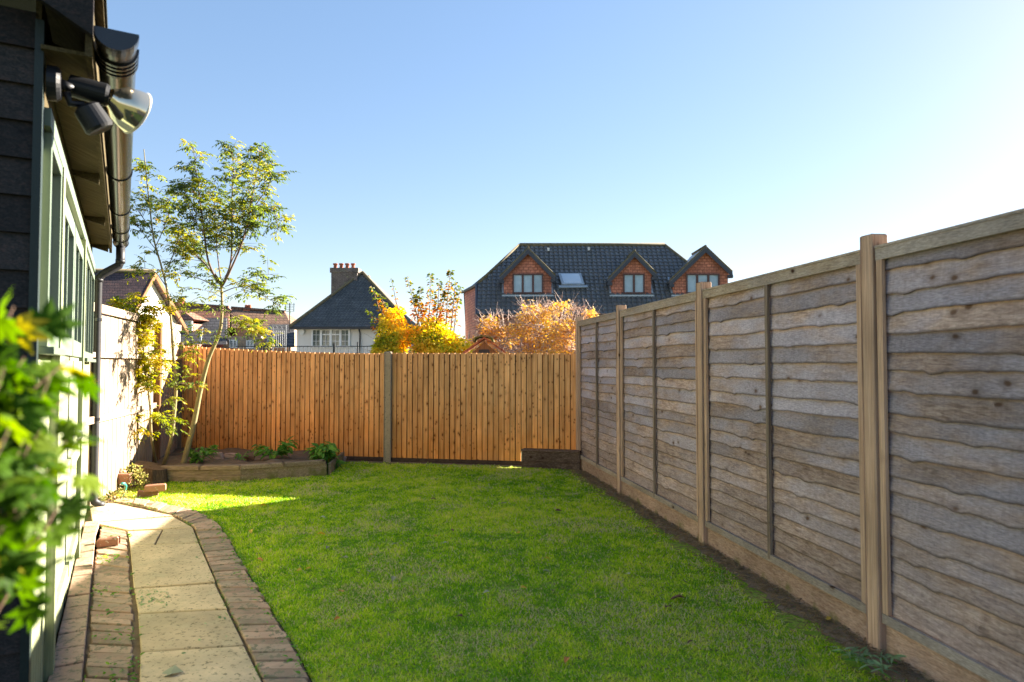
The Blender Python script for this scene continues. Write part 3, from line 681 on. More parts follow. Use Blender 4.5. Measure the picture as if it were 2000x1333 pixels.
# gutter
GO, GZ, GR = .245, 2.715, .07
def half_ring(mb, a0, a1, r0, r1, ang0=180, ang1=360, n=14):
    vs = []; fs = []
    for a in (a0, a1):
        for r in (r0, r1):
            for k in range(n+1):
                w_ = R(ang0+(ang1-ang0)*k/n); vs.append(S(a, GO+math.cos(w_)*r, GZ+math.sin(w_)*r))
    q = n+1
    for k in range(n):
        fs += [(k,k+1,q+k+1,q+k),(2*q+k,3*q+k,3*q+k+1,2*q+k+1),(k,2*q+k,2*q+k+1,k+1),(q+k,q+k+1,3*q+k+1,3*q+k)]
    fs += [(0,q,3*q,2*q),(n,2*q+n,3*q+n,q+n)]
    mb.add(vs, fs)
m = MB(); half_ring(m, -.12, SL+.05, GR-.004, GR)
gt = recalc(obj('gutter', m, M['black'], SH, smooth=True)); 
mod = gt.modifiers.new('edges','EDGE_SPLIT'); mod.split_angle = R(40)
m = MB()
half_ring(m, -.135, -.12, 0.0, GR+.006, 180, 360); half_ring(m, -.12, -.07, GR+.0005, GR+.007)
for a in (.02,.06,.10,.14): half_ring(m, a, a+.018, GR+.0005, GR+.009, 175, 365)
recalc(obj('gutter_joint', m, M['black'], gt))
for a in (.62, 2.0, 3.2, 4.1, 4.6):
    m = MB(); half_ring(m, a, a+.03, GR+.0005, GR+.007, 170, 372); recalc(obj('gutter_bracket', m, M['black'], gt))
m = MB(); half_ring(m, SL+.05, SL+.06, 0.0, GR+.004); recalc(obj('stop_end', m, M['black'], gt))
m = MB(); m.tube([S(4.92,GO,2.66),S(4.92,GO,2.50),S(4.925,GO-.01,2.46),S(4.93,.09,2.36),S(4.935,.06,2.32),S(4.94,.055,2.27),S(4.94,.055,.12),S(4.94,.06,.08),S(4.95,.10,.045),S(4.96,.14,.03)], [.042,.042,.04,.04,.04,.036,.036,.036,.04,.04], 16)
for z in (2.5, 2.3): m.tube([S(4.92 if z==2.5 else 4.94, GO if z==2.5 else .055, z+.02), S(4.92 if z==2.5 else 4.94, GO if z==2.5 else .055, z-.02)], .045, 16)
recalc(obj('downpipe', m, M['pipe'], SH, smooth=True))
for z in (1.9, .9, .25):
    m = MB(); m.tube([S(4.94,.055,z+.015), S(4.94,.055,z-.015)], .041, 14); recalc(obj('pipe_clip', m, M['black'], SH))
# security lamp
SLT = thing('security_lamp', 'black outdoor spotlight with clear reflector bulb and motion sensor under the shed eave', 'lamp', S(.05,0,2.5))
m = MB(); m.tube([S(.04,.018,2.53), S(.04,.05,2.53), S(.04,.062,2.53)], [.066,.066,.056], 24); recalc(obj('base_plate', m, M['blackmatte'], SLT))
A_ = P(133,166,2.66); B_ = P(213,188,2.73); ax = (B_-A_).normalized()
m = MB(); m.tube([S(.04,.06,2.535), S(.05,.09,2.53), A_], [.02,.016,.018], 12); m.tube([S(.05,.08,2.51), S(.06,.09,2.47), P(165,205,2.67)], .014, 10); recalc(obj('arm', m, M['blackmatte'], SLT, smooth=True))
m = MB(); m.tube([A_, A_+ax*.004, A_+ax*.06, B_-ax*.012, B_], [.03,.042,.044,.046,.04], 24); recalc(obj('lamp_holder', m, M['blackmatte'], SLT))
D_ = P(268,222,2.83); ax2 = (D_-B_).normalized()
LD = (D_-B_).length
m = MB(); m.tube([B_, B_+ax2*.02, B_+ax2*LD*.35, B_+ax2*LD*.7, B_+ax2*LD*.92], [.034,.048,.072,.088,.094], 36, caps=False); recalc(obj('reflector', m, M['silver'], SLT, smooth=True))
m = MB(); m.tube([B_+ax2*LD*.92, B_+ax2*LD*.98, D_, D_+ax2*.012, D_+ax2*.016], [.092,.098,.096,.06,.005], 36, caps=False); recalc(obj('bulb_lens', m, M['lens'], SLT, smooth=True))
m = MB(); q0 = P(168,208,2.67); q1 = P(198,255,2.70); dd = (q1-q0).normalized()
side = (P(215,225,2.7)-P(160,215,2.7)).normalized()
m.tube([q0, q0+dd*.01, q1-dd*.01, q1], [.04,.052,.056,.048], 24); recalc(obj('motion_sensor', m, M['blackmatte'], SLT))

# ------------------------------------------------------------------ raised bed
b1_, b2_, b3_ = G(311,943), G(470,941), G(638,929)
RB = thing('raised_bed', 'low raised bed with weathered board edge in the left corner below the saplings', 'planter', (b1_+b2_)/2)
def wallseg(mb, p, q, th, z0, z1, b=.004):
    d = (q-p); n = V((-d.y,d.x,0)).normalized()
    if n.y < 0: n = -n
    mb.bbox((p+q)/2+n*th/2+ZV*(z0+z1)/2, (d.length, th, z1-z0), b, X=d, Y=n)
m = MB()
for p, q in ((b1_,b2_),(b2_,b3_)):
    m.tint = U(.2,.8); wallseg(m, p, q, .04, 0, .075); m.tint = U(.2,.8); wallseg(m, p+V((0,.004,0)), q+V((0,.004,0)), .036, .077, .15)
e = b3_+(BX(672)-b3_)*.9; wallseg(m, b3_+V((0,.06,0)), e, .04, 0, .15)
recalc(obj('edge_boards', m, M['bedwood'], RB))
m = MB()
for p, q in ((b1_,b2_),(b2_,b3_)):
    for k in range(2):
        m.tint = U(.3,1); r0 = p.lerp(q, k/2+.004); r1 = p.lerp(q, (k+1)/2-.004); wallseg(m, r0-V((0,.025,0)), r1-V((0,.025,0)), .13, .151, .20, .008)
recalc(obj('cap_boards', m, M['bedwood'], RB))
bs = [b1_+V((0,.05,0)), b2_+V((0,.05,0)), b3_+V((-.03,.05,0)), BX(650)+bo*.03, BX(352)+bo*.05, LP(8.7,.03), b1_+V((-.2,.2,0))]
m = MB(); n = 26   # lumpy soil
cx = sum(bs, V())/len(bs); rings = 12; vs = [cx+ZV*.16]
per = [along(bs+[bs[0]], k/90) for k in range(90)]
for r in range(1, rings+1):
    for p in per:
        q = cx.lerp(p, r/rings); vs.append(q+ZV*(.145+.05*noise.noise(q*3)+.03*noise.noise(q*11)-(.02 if r==rings else 0)))
fs = [(0,1+k,1+(k+1)%90) for k in range(90)]
for r in range(rings-1):
    for k in range(90): a = 1+r*90+k; b = 1+r*90+(k+1)%90; fs.append((a,a+90,b+90,b))
m.add(vs, fs); recalc(obj('soil', m, M['soil'], RB, smooth=True))

def rock(name, c, s, mat, label, cat, group=None, seed=0):
    m = MB(); nU, nV_ = 12, 8; vs = []
    for j in range(nV_+1):
        for i in range(nU):
            th, ph = math.pi*j/nV_, 2*math.pi*i/nU
            d = V((math.sin(th)*math.cos(ph), math.sin(th)*math.sin(ph), math.cos(th)))
            k = 1+.35*noise.noise(d*1.3+V((seed*7,0,0)))+.12*noise.noise(d*4+V((seed,0,0)))
            d = V((max(-.75,min(.75,d.x)), max(-.75,min(.75,d.y)), max(-.7,min(.7,d.z))))*1.25
            vs.append(c+V((d.x*s[0]*k, d.y*s[1]*k, d.z*s[2]*k+s[2]*.6)))
    fs = [(j*nU+i, j*nU+(i+1)%nU, (j+1)*nU+(i+1)%nU, (j+1)*nU+i) for j in range(nV_) for i in range(nU)]
    m.add(vs, fs); m.tint = U(0,1); return tag(obj(name, m, mat), label, cat, group)
def soilP(px, py): return G(px, py, .15)
rock('stone', soilP(427,897), (.07,.05,.06), M['stone'], 'upright pinkish stone in the raised bed right of the thick trunk', 'stone', seed=1)
rock('stone', soilP(452,895), (.10,.06,.045), M['stone'], 'broad pink stone slab in the middle of the raised bed', 'stone', seed=2)
rock('stone', soilP(488,897), (.07,.05,.03), M['dleaf'], 'dark red low stone left of the middle leafy plant', 'stone', seed=3)
rock('stone', G(665,905)+V((0,.1,0)), (.06,.05,.06), M['stone'], 'small grey stone behind the right leafy plant beyond the bed end', 'stone', seed=4)
# stump, loose bricks, hose
sp = G(284,948); T = thing('tree_stump', 'cut brown stump with leaning top at the left end of the raised bed', 'stump', sp)
m = MB(); vs = []; n = 20
for j, (z, r) in enumerate(((0,.21),(.06,.185),(.16,.17),(.22,.165))):
    for k in range(n):
        w_ = 2*math.pi*k/n; rr = r*(1+.14*noise.noise(V((math.cos(w_)*2,math.sin(w_)*2,j*.2))))
        vs.append(sp+V((math.cos(w_)*rr, math.sin(w_)*rr+.1, z-(.0 if j<3 else math.cos(w_)*.05))))
m.add(vs, [(j*n+k, j*n+(k+1)%n, (j+1)*n+(k+1)%n, (j+1)*n+k) for j in range(3) for k in range(n)]); m.tint = .2
obj('bark', m, M['stump'], T); m = MB(); m.tint = 1; m.add([v_+ZV*.001 for v_ in vs[-n:]], [tuple(range(n))]); obj('cut_face', m, M['stump'], T)
def brick(px, py, rz, label, z=0.0, size=(.21,.1,.065), dy=0):
    m = MB(); c = G(px, py, z)+V((0,.04+dy,size[2]/2)); m.tint = U(0,1)
    X = V((math.cos(rz), math.sin(rz), U(-.08,.08))); Y = V((-math.sin(rz), math.cos(rz), 0)); Z = X.cross(Y)
    m.bbox(c, size, .008, X=X, Y=Y, Z=Z, jit=.004); tag(recalc(obj('loose_brick', m, M['brickl'])), label, 'brick', 'loose bricks by the stump')
brick(300,960,.3,'red brick stacked in front of the stump', .065)
brick(285,972,.5,'pale brick lying flat on the grass in front of the stump')
brick(232,945,.2,'red brick standing on the block left of the stump', .10, (.2,.12,.11))
brick(225,958,-.1,'wide orange block lying behind the hose near the downpipe', 0, (.26,.14,.09), .12)
brick(205,965,.1,'pale block nearest the downpipe at the foot of the fence', 0, (.2,.12,.08), .25)
brick(206,1068,.4,'broken red brick standing on the left brick band by the shed', .03, (.15,.08,.06))
m = MB(); hp = [G(233,975,.02), G(240,968,.06), G(245,955,.12), G(246,950,.17), G(243,945,.21), G(238,945,.22)]
m.tube(hp, .013, 10); tag(obj('garden_hose', m, M['hose'], smooth=True), 'short length of teal hose curving through the ivy by the stump', 'hose')

# ------------------------------------------------------------------ leafy clumps
def rdir(zmin=-1, zmax=1):
    a = U(0,2*math.pi); z = U(zmin,zmax); r = math.sqrt(max(0,1-z*z)); return V((r*math.cos(a), r*math.sin(a), z))
def clump(name, label, cat, c, rx, ry, h, n, L, W, mat, stems=8, group=None, droop=.3):
    T = thing(name, label, cat, c, group)
    m = MB(); s = MB()
    for k in range(stems):
        a = U(0,2*math.pi); tip = c+V((math.cos(a)*rx*U(.3,.9), math.sin(a)*ry*U(.3,.9), h*U(.5,1)))
        s.tube([c+V((U(-.03,.03),U(-.03,.03),0)), c.lerp(tip,.5)+ZV*h*.12, tip], [.005,.004,.002], 5)
        for j in range(n//stems):
            q = U(.25,1); p = c.lerp(tip, q)+V((U(-.05,.05)*rx/.2, U(-.05,.05)*ry/.2, U(-.02,.04))); m.tint = min(1,max(0,random.gauss(.5,.22)))
            d = V((p.x-c.x, p.y-c.y, 0)); d = (d.normalized() if d.length > .01 else rdir(0,.1))*.9+rdir(-.3,.6)*.7
            m.leaf(p, d, d.cross(ZV)+rdir()*.35, L*U(.6,1.15), W*U(.7,1.1), .2, droop*U(.5,1.5))
    obj('stem', s, M['herb'], T); obj('foliage', m, mat, T)
clump('leafy_plant', 'low dark green leafy plant at the foot of the thick leaning trunk', 'plant', G(393,903,.15), .25,.15,.22, 70, .13,.06, M['herb'])
clump('leafy_plant', 'broad leafy green plant in the middle of the raised bed', 'plant', G(532,897,.15), .30,.15,.22, 110, .13,.065, M['herb'])
clump('leafy_plant', 'large green plant spilling over the right end of the raised bed', 'plant', G(635,905,.10), .26,.2,.30, 130, .14,.065, M['herb'], droop=.45)
clump('leafy_plant', 'few green leaves drooping over the lawn beyond the bed end', 'plant', G(655,918,.0), .13,.1,.16, 36, .11,.05, M['herb'], droop=.5)
clump('small_seedling', 'small leafy seedling between the pink stones in the bed', 'plant', G(470,900,.15), .10,.06,.1, 18, .07,.035, M['herb'], 4)
def ivy(c, rx, ry, h, n, label):
    m = MB()
    for k in range(n):
        d = rdir(0,1); p = c+V((d.x*rx, d.y*ry, d.z*h))*U(.6,1); m.tint = U(0,1)
        dd = (d+rdir()*.8); m.leaf(p, dd, dd.cross(rdir()), U(.02,.038), U(.016,.026), .15, .1)
    T = thing('variegated_ivy', label, 'plant', c); obj('foliage', m, M['varieg'], T)
    s = MB(); 
    for k in range(6): d = rdir(.2,.9); s.tube([c, c+V((d.x*rx*.5,d.y*ry*.5,d.z*h*.6)), c+V((d.x*rx*.9,d.y*ry*.9,d.z*h*.9))], .004, 5)
    obj('stem', s, M['barkd'], T)
ivy(G(246,962,.0)+V((0,.15,0)), .17,.14,.30, 420, 'yellow and green variegated ivy mound left of the stump')
ivy(G(222,985,.0)+V((0,.08,0)), .16,.16,.14, 300, 'low yellow-green creeping plant by the foot of the downpipe')

# ------------------------------------------------------------------ saplings
def smooth(pts, n=6):
    out = []
    for i in range(len(pts)-1):
        p0 = pts[max(i-1,0)]; p1 = pts[i]; p2 = pts[i+1]; p3 = pts[min(i+2,len(pts)-1)]
        for k in range(n):
            t = k/n; out.append(.5*((2*p1)+(-p0+p2)*t+(2*p0-5*p1+4*p2-p3)*t*t+(-p0+3*p1-3*p2+p3)*t**3))
    out.append(pts[-1]); return out
def compound(m, p, d, L, pairs, ll, lw, t0):       # pinnate leaf
    d = d.normalized(); side = d.cross(ZV); side = side.normalized() if side.length > .1 else V((1,0,0))
    side = (side+rdir()*.3).normalized()
    for k in range(pairs+1):
        q = p+d*L*(.25+.75*k/pairs)-ZV*L*.25*(k/pairs)**2
        m.tint = min(1,max(0,t0+random.gauss(0,.1)))
        if k == pairs: m.leaf(q, d-ZV*.4, side, ll*U(.8,1.1), lw, .2, .2)
        else:
            for s in (-1,1):
                if U(0,1) < .12: continue
                m.leaf(q, d*.55+side*s*.8-ZV*U(.1,.7), d+rdir()*.3, ll*U(.7,1.1), lw*U(.8,1.1), .2, .15)
def branch_path(pts, dep):
    return smooth([P(p[0], p[1], dep[0]+(dep[1]-dep[0])*i/(len(pts)-1)) for i, p in enumerate(pts)], 6)
def sapling(label, base, trunk, brs, tmat, lmat, r0, dens, dep, tw=(.15,.42), tint=(.1,.8), lsize=(.056,.022), trunkleaf=(.55,1)):
    T = thing('ash_sapling', label, 'tree', base, 'young ash trees in the raised bed')
    tp = smooth([base]+[P(x,y,d) for x,y,d in trunk], 6)
    n = len(tp); m = MB(); rad = [r0*(1-.8*(i/(n-1))**.9) for i in range(n)]
    rad[0] *= 1.15; m.tube(tp, rad, 10); obj('trunk', m, tmat, T, smooth=True)
    bm_, lm = MB(), MB()
    paths = [(branch_path(b[0], b[1]), b[2], 1.0) for b in brs]
    for pth, r, _ in paths:
        k = len(pth); bm_.tube(pth, [r*(1-.8*i/(k-1)) for i in range(k)], 6)
    allp = [(p_, .25, d_) for (p_, r, _), d_ in zip(paths, [b[3] if len(b) > 3 else 1 for b in brs])]+[(tp, trunkleaf[0], trunkleaf[1])]
    for pth, start, dn in allp:
        Lp = plen(pth); cnt = int(Lp*dens*dn*(1-start)*2.7)
        for k in range(cnt):
            q = start+(1-start)*U(0,1); p = along(pth, q)
            ax = (along(pth, min(1,q+.03))-along(pth, max(0,q-.03))).normalized()
            d = (rdir(-.3,.9)+ax*.5); d.y *= .8; d = d.normalized(); Lt = U(*tw)*(1.15-.55*q)
            tipm = p+d*Lt*.55; tip = p+d*Lt-ZV*Lt*.12
            bm_.tube([p, tipm, tip], [.0035,.0025,.0012], 4, caps=False)
            t0 = U(*tint)
            for j in range(3+int(Lt*13)):
                qq = U(.25,1); pp = p.lerp(tip, qq)
                compound(lm, pp, d*.4+rdir(-.6,.5), U(.07,.15), random.choice((2,3,3,4)), lsize[0], lsize[1], t0+U(-.12,.12))
    obj('branches', bm_, M['barkd'], T, smooth=True); obj('leaves', lm, lmat, T)
D1 = 8.95
sapling('taller ash sapling with thick pale leaning trunk and wide leafy crown', G(357,911,.12),
  [(378,830,D1),(392,760,D1),(408,700,D1),(427,655,D1),(433,620,D1),(433,570,D1),(428,548,D1),(420,535,D1)],
  [([(425,552),(406,507),(397,439),(389,385),(384,345),(377,284)],(D1,D1-.3),.016),
   ([(432,560),(450,517),(453,453),(453,385),(456,330),(452,292)],(D1,D1+.2),.016),
   ([(433,560),(446,537),(473,473),(487,412),(497,361),(512,292)],(D1,D1-.1),.016),
   ([(428,552),(400,515),(365,483),(338,452),(325,400)],(D1,D1+.35),.011),
   ([(430,565),(390,545),(350,538),(322,530)],(D1,D1-.2),.007,.5),
   ([(433,572),(473,561),(524,584),(548,600)],(D1,D1-.3),.007,.8),
   ([(433,600),(465,625),(503,655),(512,672)],(D1,D1-.2),.008,1.1),
   ([(431,545),(424,490),(420,430),(416,365)],(D1,D1+.25),.009),
   ([(450,515),(490,440),(528,405),(545,450)],(D1,D1+.3),.009),
   ([(440,560),(500,540),(545,535)],(D1,D1+.1),.005,.35),
   ([(400,460),(370,410),(345,350)],(D1-.1,D1-.3),.008),
   ([(485,420),(520,370),(535,330)],(D1,D1-.3),.008),
   ([(433,640),(415,655),(400,650)],(D1,D1-.1),.004,.6),
   ([(432,610),(410,600),(408,560)],(D1,D1-.1),.003,.1)],
  M['bark'], M['ash'], .038, 13, (0,0), tint=(.0,.72), trunkleaf=(.86,.5))
D2 = 8.75
sapling('middle ash sapling with slender curved stem and bare tip against the sky', G(319,911,.12),
  [(334,860,D2),(341,800,D2),(344,745,D2),(339,700,D2),(336,650,D2),(331,600,D2),(325,560,D2),(315,520,D2),(300,465,D2-.1),(292,400,D2-.1),(286,345,D2-.1),(281,292,D2-.1)],
  [([(338,690),(352,640),(380,690)],(D2,D2-.2),.004,.6),
   ([(325,560),(300,530),(265,522)],(D2,D2-.2),.006,.7),
   ([(320,540),(345,480),(350,440)],(D2,D2+.3),.006),
   ([(306,490),(275,450),(258,430)],(D2,D2-.2),.006),
   ([(298,455),(270,410),(262,390)],(D2,D2-.2),.006),
   ([(305,480),(325,430),(322,390)],(D2,D2+.2),.006),
   ([(335,650),(360,600),(350,570)],(D2,D2-.1),.004,.7),
   ([(343,745),(365,752),(375,765)],(D2,D2-.1),.003,1.2),
   ([(344,760),(330,765),(322,775)],(D2,D2-.1),.003,1.2)],
  M['bark'], M['ash'], .026, 9, (0,0), tint=(.2,.7), trunkleaf=(.6,.45))
D3 = 8.55
sapling('shortest ash sapling with thin stem and bright yellow leaves before the sunlit fence', G(306,911,.1),
  [(296,854,D3),(294,807,D3),(290,767,D3),(283,723,D3),(280,680,D3),(281,640,D3),(284,600,D3)],
  [([(281,700),(262,650),(250,620)],(D3,D3-.1),.005,1.0),
   ([(281,660),(300,630),(318,600)],(D3,D3+.1),.005,1.0),
   ([(282,640),(265,600),(240,590)],(D3,D3-.1),.004,1.0),
   ([(294,807),(275,812),(258,830)],(D3,D3-.1),.003,.9),
   ([(294,815),(308,812),(318,822)],(D3,D3-.1),.003,.9),
   ([(297,850),(280,845),(266,850)],(D3,D3-.1),.003,.9),
   ([(281,680),(300,690),(306,710)],(D3,D3+.1),.003,1.2)],
  M['bark'], M['ashy'], .018, 18, (0,0), tw=(.12,.34), tint=(.3,.9), trunkleaf=(.55,1.6))

# ------------------------------------------------------------------ foreground maple
MC = V((-.98,.95,0))
T = thing('maple_shrub', 'green palmate-leaved maple shrub blurred in the near left foreground', 'shrub', MC)
def palmate(m, p, nrm, tipd, s):
    nrm = nrm.normalized(); tipd = (tipd-nrm*tipd.dot(nrm)).normalized(); sd2 = nrm.cross(tipd)
    for k, (ang, l) in enumerate(((0,1),(38,.9),(-38,.9),(78,.68),(-78,.68),(118,.4),(-118,.4))):
        a = R(ang); d = tipd*math.cos(a)+sd2*math.sin(a); w_ = nrm.cross(d)
        L_ = s*l; W_ = s*.17
        m.add([p, p+d*L_*.3+w_*W_*.6-nrm*.02*s, p+d*L_*.55+w_*W_-nrm*L_*.05, p+d*L_-nrm*L_*.18, p+d*L_*.55-w_*W_-nrm*L_*.05, p+d*L_*.3-w_*W_*.6-nrm*.02*s, p+d*L_*.5+nrm*.01*s],
              [(0,1,6),(1,2,6),(2,3,6),(3,4,6),(4,5,6),(5,0,6)])
lm, st = MB(), MB()
tips = [(-5,590,.78),(40,600,.80),(-10,545,.80),(25,640,.78),(60,700,.80),(150,700,.85),(110,740,.82),(150,770,.86),(60,780,.78),(20,720,.72),(100,830,.82),(145,860,.9),(70,870,.8),(30,840,.7),(100,930,.85),(130,985,.88),(40,930,.74),(60,1000,.8),(90,1050,.85),(20,1030,.72),(30,1080,.78),(-20,900,.66),(-30,800,.7),(-20,980,.7),(120,900,.9),(-10,690,.75),(80,970,.8)]
for (px, py, dp) in tips:
    tp = P(px-14, py, dp); b0_ = MC+V((U(-.1,.1),U(-.1,.1),U(.5,.9))); mid_ = b0_.lerp(tp,.55)+V((0,0,.08))
    st.tube([b0_, mid_, tp], [.004,.0028,.0012], 6)
    for k in range(7):
        p = (mid_.lerp(tp, U(.2,1.02)))+rdir()*.045; lm.tint = min(1,max(0,random.gauss(.5,.25)))
        d = (tp-mid_).normalized()+rdir()*.9-ZV*.5
        palmate(lm, p, ZV*.8+rdir()*.8+V((0,-.2,0)), d, U(.028,.047))
for k in range(5): st.tube([MC+V((U(-.05,.05),U(-.05,.05),0)), MC+V((U(-.1,.1),U(-.1,.1),.45)), MC+V((U(-.15,.15),U(-.15,.15),.9))], [.014,.011,.007], 8)
for k in range(150):
    p = P(U(-160,50), U(650,1120), U(.72,1.0))+rdir()*.03; lm.tint = min(1,max(0,random.gauss(.42,.25)))
    palmate(lm, p, ZV*.8+rdir()*.8, rdir(-.9,.2), U(.03,.05))
obj('branches', st, M['barkd'], T, smooth=True); obj('leaves', lm, M['maple'], T)

# ------------------------------------------------------------------ autumn shrubs beyond the back fence
def bush(name, label, c, ground, blobs, n, L, W, mat, twigmat, shoots, shootmat, twigs=60, twigr=.006, gaps=2.3, bare=0):
    T = thing(name, label, 'shrub', ground)
    lm, tm, sm = MB(), MB(), MB()
    for k in range(7):
        b = random.choice(blobs); tm.tube([ground+V((U(-.2,.2),U(-.2,.2),0)), ground.lerp(b[0],.5)+rdir()*.15, b[0]], [.03,.02,.01], 6)
    tot = sum(b[1]*b[3] for b in blobs)
    for (cc, rx, ry, rz) in blobs:
        cnt = int(n*rx*rz/tot)
        tw = []
        for k in range(int(twigs*rx*rz/tot)):
            d = rdir(-.3,1); p = cc+V((d.x*rx, d.y*ry, d.z*rz))*U(.85,1.22); q = cc+V((d.x*rx, d.y*ry, d.z*rz))*U(.1,.4)
            mm = q.lerp(p,.5)+rdir()*.08; tm.tube([q, mm, p], [twigr, twigr*.8, twigr*.35], 4, caps=False); tw.append((q,mm,p))
            for j in range(3 if bare else 1):
                s_ = mm.lerp(p, U(0,.8)); tm.tube([s_, s_+(d+rdir()*.9).normalized()*U(.12,.3)], [twigr*.5, twigr*.25], 3, caps=False)
        for k in range(cnt):
            for _ in range(8):
                d = rdir(-.6,1); rr = U(.25,1.0)**.6; p = cc+V((d.x*rx, d.y*ry, d.z*rz))*rr
                if noise.noise(p*gaps)+.35*noise.noise(p*gaps*3) > -.05-.25*(rr<.6): break
            if bare and d.z > .35 and rr > .75 and U(0,1) < bare: continue
            cl = noise.noise(p*1.8)*.45; lm.tint = min(1,max(0,.5+cl+random.gauss(0,.16)))
            dd = rdir(-.9,.4); lm.leaf(p, dd, rdir(), L*U(.6,1.15), W*U(.7,1.1), .2, .2)
    for (p0, p1, cnt) in shoots:
        mm = p0.lerp(p1,.5)+rdir()*.05; tm.tube([p0, mm, p1], [.012,.008,.003], 5)
        ln = (p1-p0).length
        for k in range(cnt):
            q = U(.15,1); p = p0.lerp(mm, q*2) if q < .5 else mm.lerp(p1, q*2-1)
            side = rdir(-.2,.6); p = p+side*U(.01,.10)*(1.15-q)
            sm.tint = min(1,max(0,.85-.62*q+random.gauss(0,.15)))
            d = side-ZV*.3; sm.leaf(p, d, rdir(), L*U(.8,1.2), W*U(.8,1.1), .2, .25)
    obj('branches', tm, twigmat, T, smooth=True); obj('leaves', lm, mat, T)
    if shoots: obj('shoot_leaves', sm, shootmat, T)
Yb = 13.0
bl = lambda px, py, Y, rx, ry, rz: (P(px,py,Y), rx, ry, rz)
bush('autumn_shrub', 'bright yellow autumn shrub with tall red and green shoots behind the orange fence', None, V((P(810,700,Yb).x,Yb,0)),
  [bl(775,665,Yb,.5,.5,.42), bl(830,665,Yb+.1,.65,.6,.50), bl(880,675,Yb,.38,.5,.32), bl(770,625,Yb,.3,.35,.28), bl(745,690,Yb-.1,.3,.35,.3), bl(860,700,Yb-.2,.7,.5,.5), bl(790,700,Yb-.2,.7,.5,.5)],
  15000, .07,.04, M['autumn'], M['barkd'],
  [(P(760,640,Yb),P(725,558,Yb),60),(P(745,660,Yb),P(718,605,Yb),50),(P(790,640,Yb),P(765,545,Yb),26),(P(820,640,Yb),P(795,540,Yb),80),(P(835,640,Yb),P(840,535,Yb),120),(P(850,645,Yb),P(858,545,Yb),110),(P(870,650,Yb),P(880,530,Yb),150),(P(885,660,Yb),P(900,560,Yb),80),(P(815,640,Yb),P(822,560,Yb),90),(P(880,650,Yb),P(890,548,Yb),90),(P(770,650,Yb),P(742,575,Yb),70),(P(850,640,Yb),P(872,570,Yb),90),(P(830,640,Yb),P(810,575,Yb),80)], M['autumnr'], 70)
Yc = 13.6
bush('autumn_cherry', 'orange-leaved shrub with bare pinkish twigs in front of the brick house with dormers', None, V((P(1050,700,Yc).x,Yc,0)),
  [bl(985,660,Yc,.55,.5,.45), bl(1060,650,Yc,.7,.6,.55), bl(1120,650,Yc,.5,.5,.50), bl(1150,625,Yc,.22,.3,.3), bl(1040,615,Yc,.35,.4,.30), bl(960,640,Yc,.3,.4,.32), bl(940,680,Yc,.35,.4,.3), bl(1100,605,Yc,.4,.4,.2), bl(1050,700,Yc-.2,1.0,.5,.42), bl(1130,695,Yc-.2,.6,.5,.4), bl(960,705,Yc-.1,.5,.4,.35)],
  8500, .066,.036, M['cherry'], M['twig'], [], None, 560, .006, 2.6, bare=.8)

# small tiled hut behind the fence
Yh = 10.9
T = thing('tiled_birdhouse', 'little brown gabled hut with mossy clay ridge tiles peeping over the orange fence', 'birdhouse', V((P(944,700,Yh).x,Yh,0)))
hl, hr, ha = P(915,690,Yh), P(978,690,Yh), P(946,668,Yh)
m = MB(); m.tint = .5; m.prism([hl+V((.04,0,-.1)), hr+V((-.04,0,-.1)), hr+V((-.05,0,.0)), ha, hl+V((.05,0,0))], (0,.4,0)); recalc(obj('gable_board', m, M['brownpost'], T))
m = MB(); m.prism([P(932,700,Yh-.006), P(960,700,Yh-.006), P(955,683,Yh-.006), P(936,683,Yh-.006)], (0,.005,0)); recalc(obj('opening', m, M['iron'], T))
m = MB(); 
for s, e in ((-1, P(903,693,Yh)), (1, P(990,693,Yh))):
    tp_ = P(946,662,Yh); n_ = V((0,0,.035))
    for k in range(4):
        q0, q1 = tp_.lerp(e, k/4), tp_.lerp(e, (k+1)/4+.04); m.tint = U(0,1)
        m.hexa([q0+V((0,-.05,0)), q1+V((0,-.05,.006)), q1+V((0,.45,.006)), q0+V((0,.45,0)), q0+n_+V((0,-.05,0)), q1+n_+V((0,-.05,-.008)), q1+n_+V((0,.45,-.008)), q0+n_+V((0,.45,0))])
recalc(obj('roof', m, M['terracotta'], T))
m = MB(); vs = []
for yy_ in (-.07,.47):
    for k in range(13):
        w_ = R(-10+200*k/12); vs.append(P(944,668,Yh)+V((math.cos(w_)*.17, yy_, math.sin(w_)*.085+.02)))
    for k in range(13):
        w_ = R(-10+200*k/12); vs.append(P(944,668,Yh)+V((math.cos(w_)*.135, yy_, math.sin(w_)*.06+.02)))
fs = []
for k in range(12): fs += [(k,k+1,27+k,26+k),(13+k,39+k,40+k,14+k),(k,13+k,14+k,k+1),(26+k,27+k,40+k,39+k)]
m.add(vs, fs); recalc(obj('ridge_tile', m, M['mossridge'], T))
m = MB(); m.box(P(946,700,Yh+.2)-V((0,0,.78)), (.1,.1,1.45)); obj('stand', m, M['brownpost'], T)

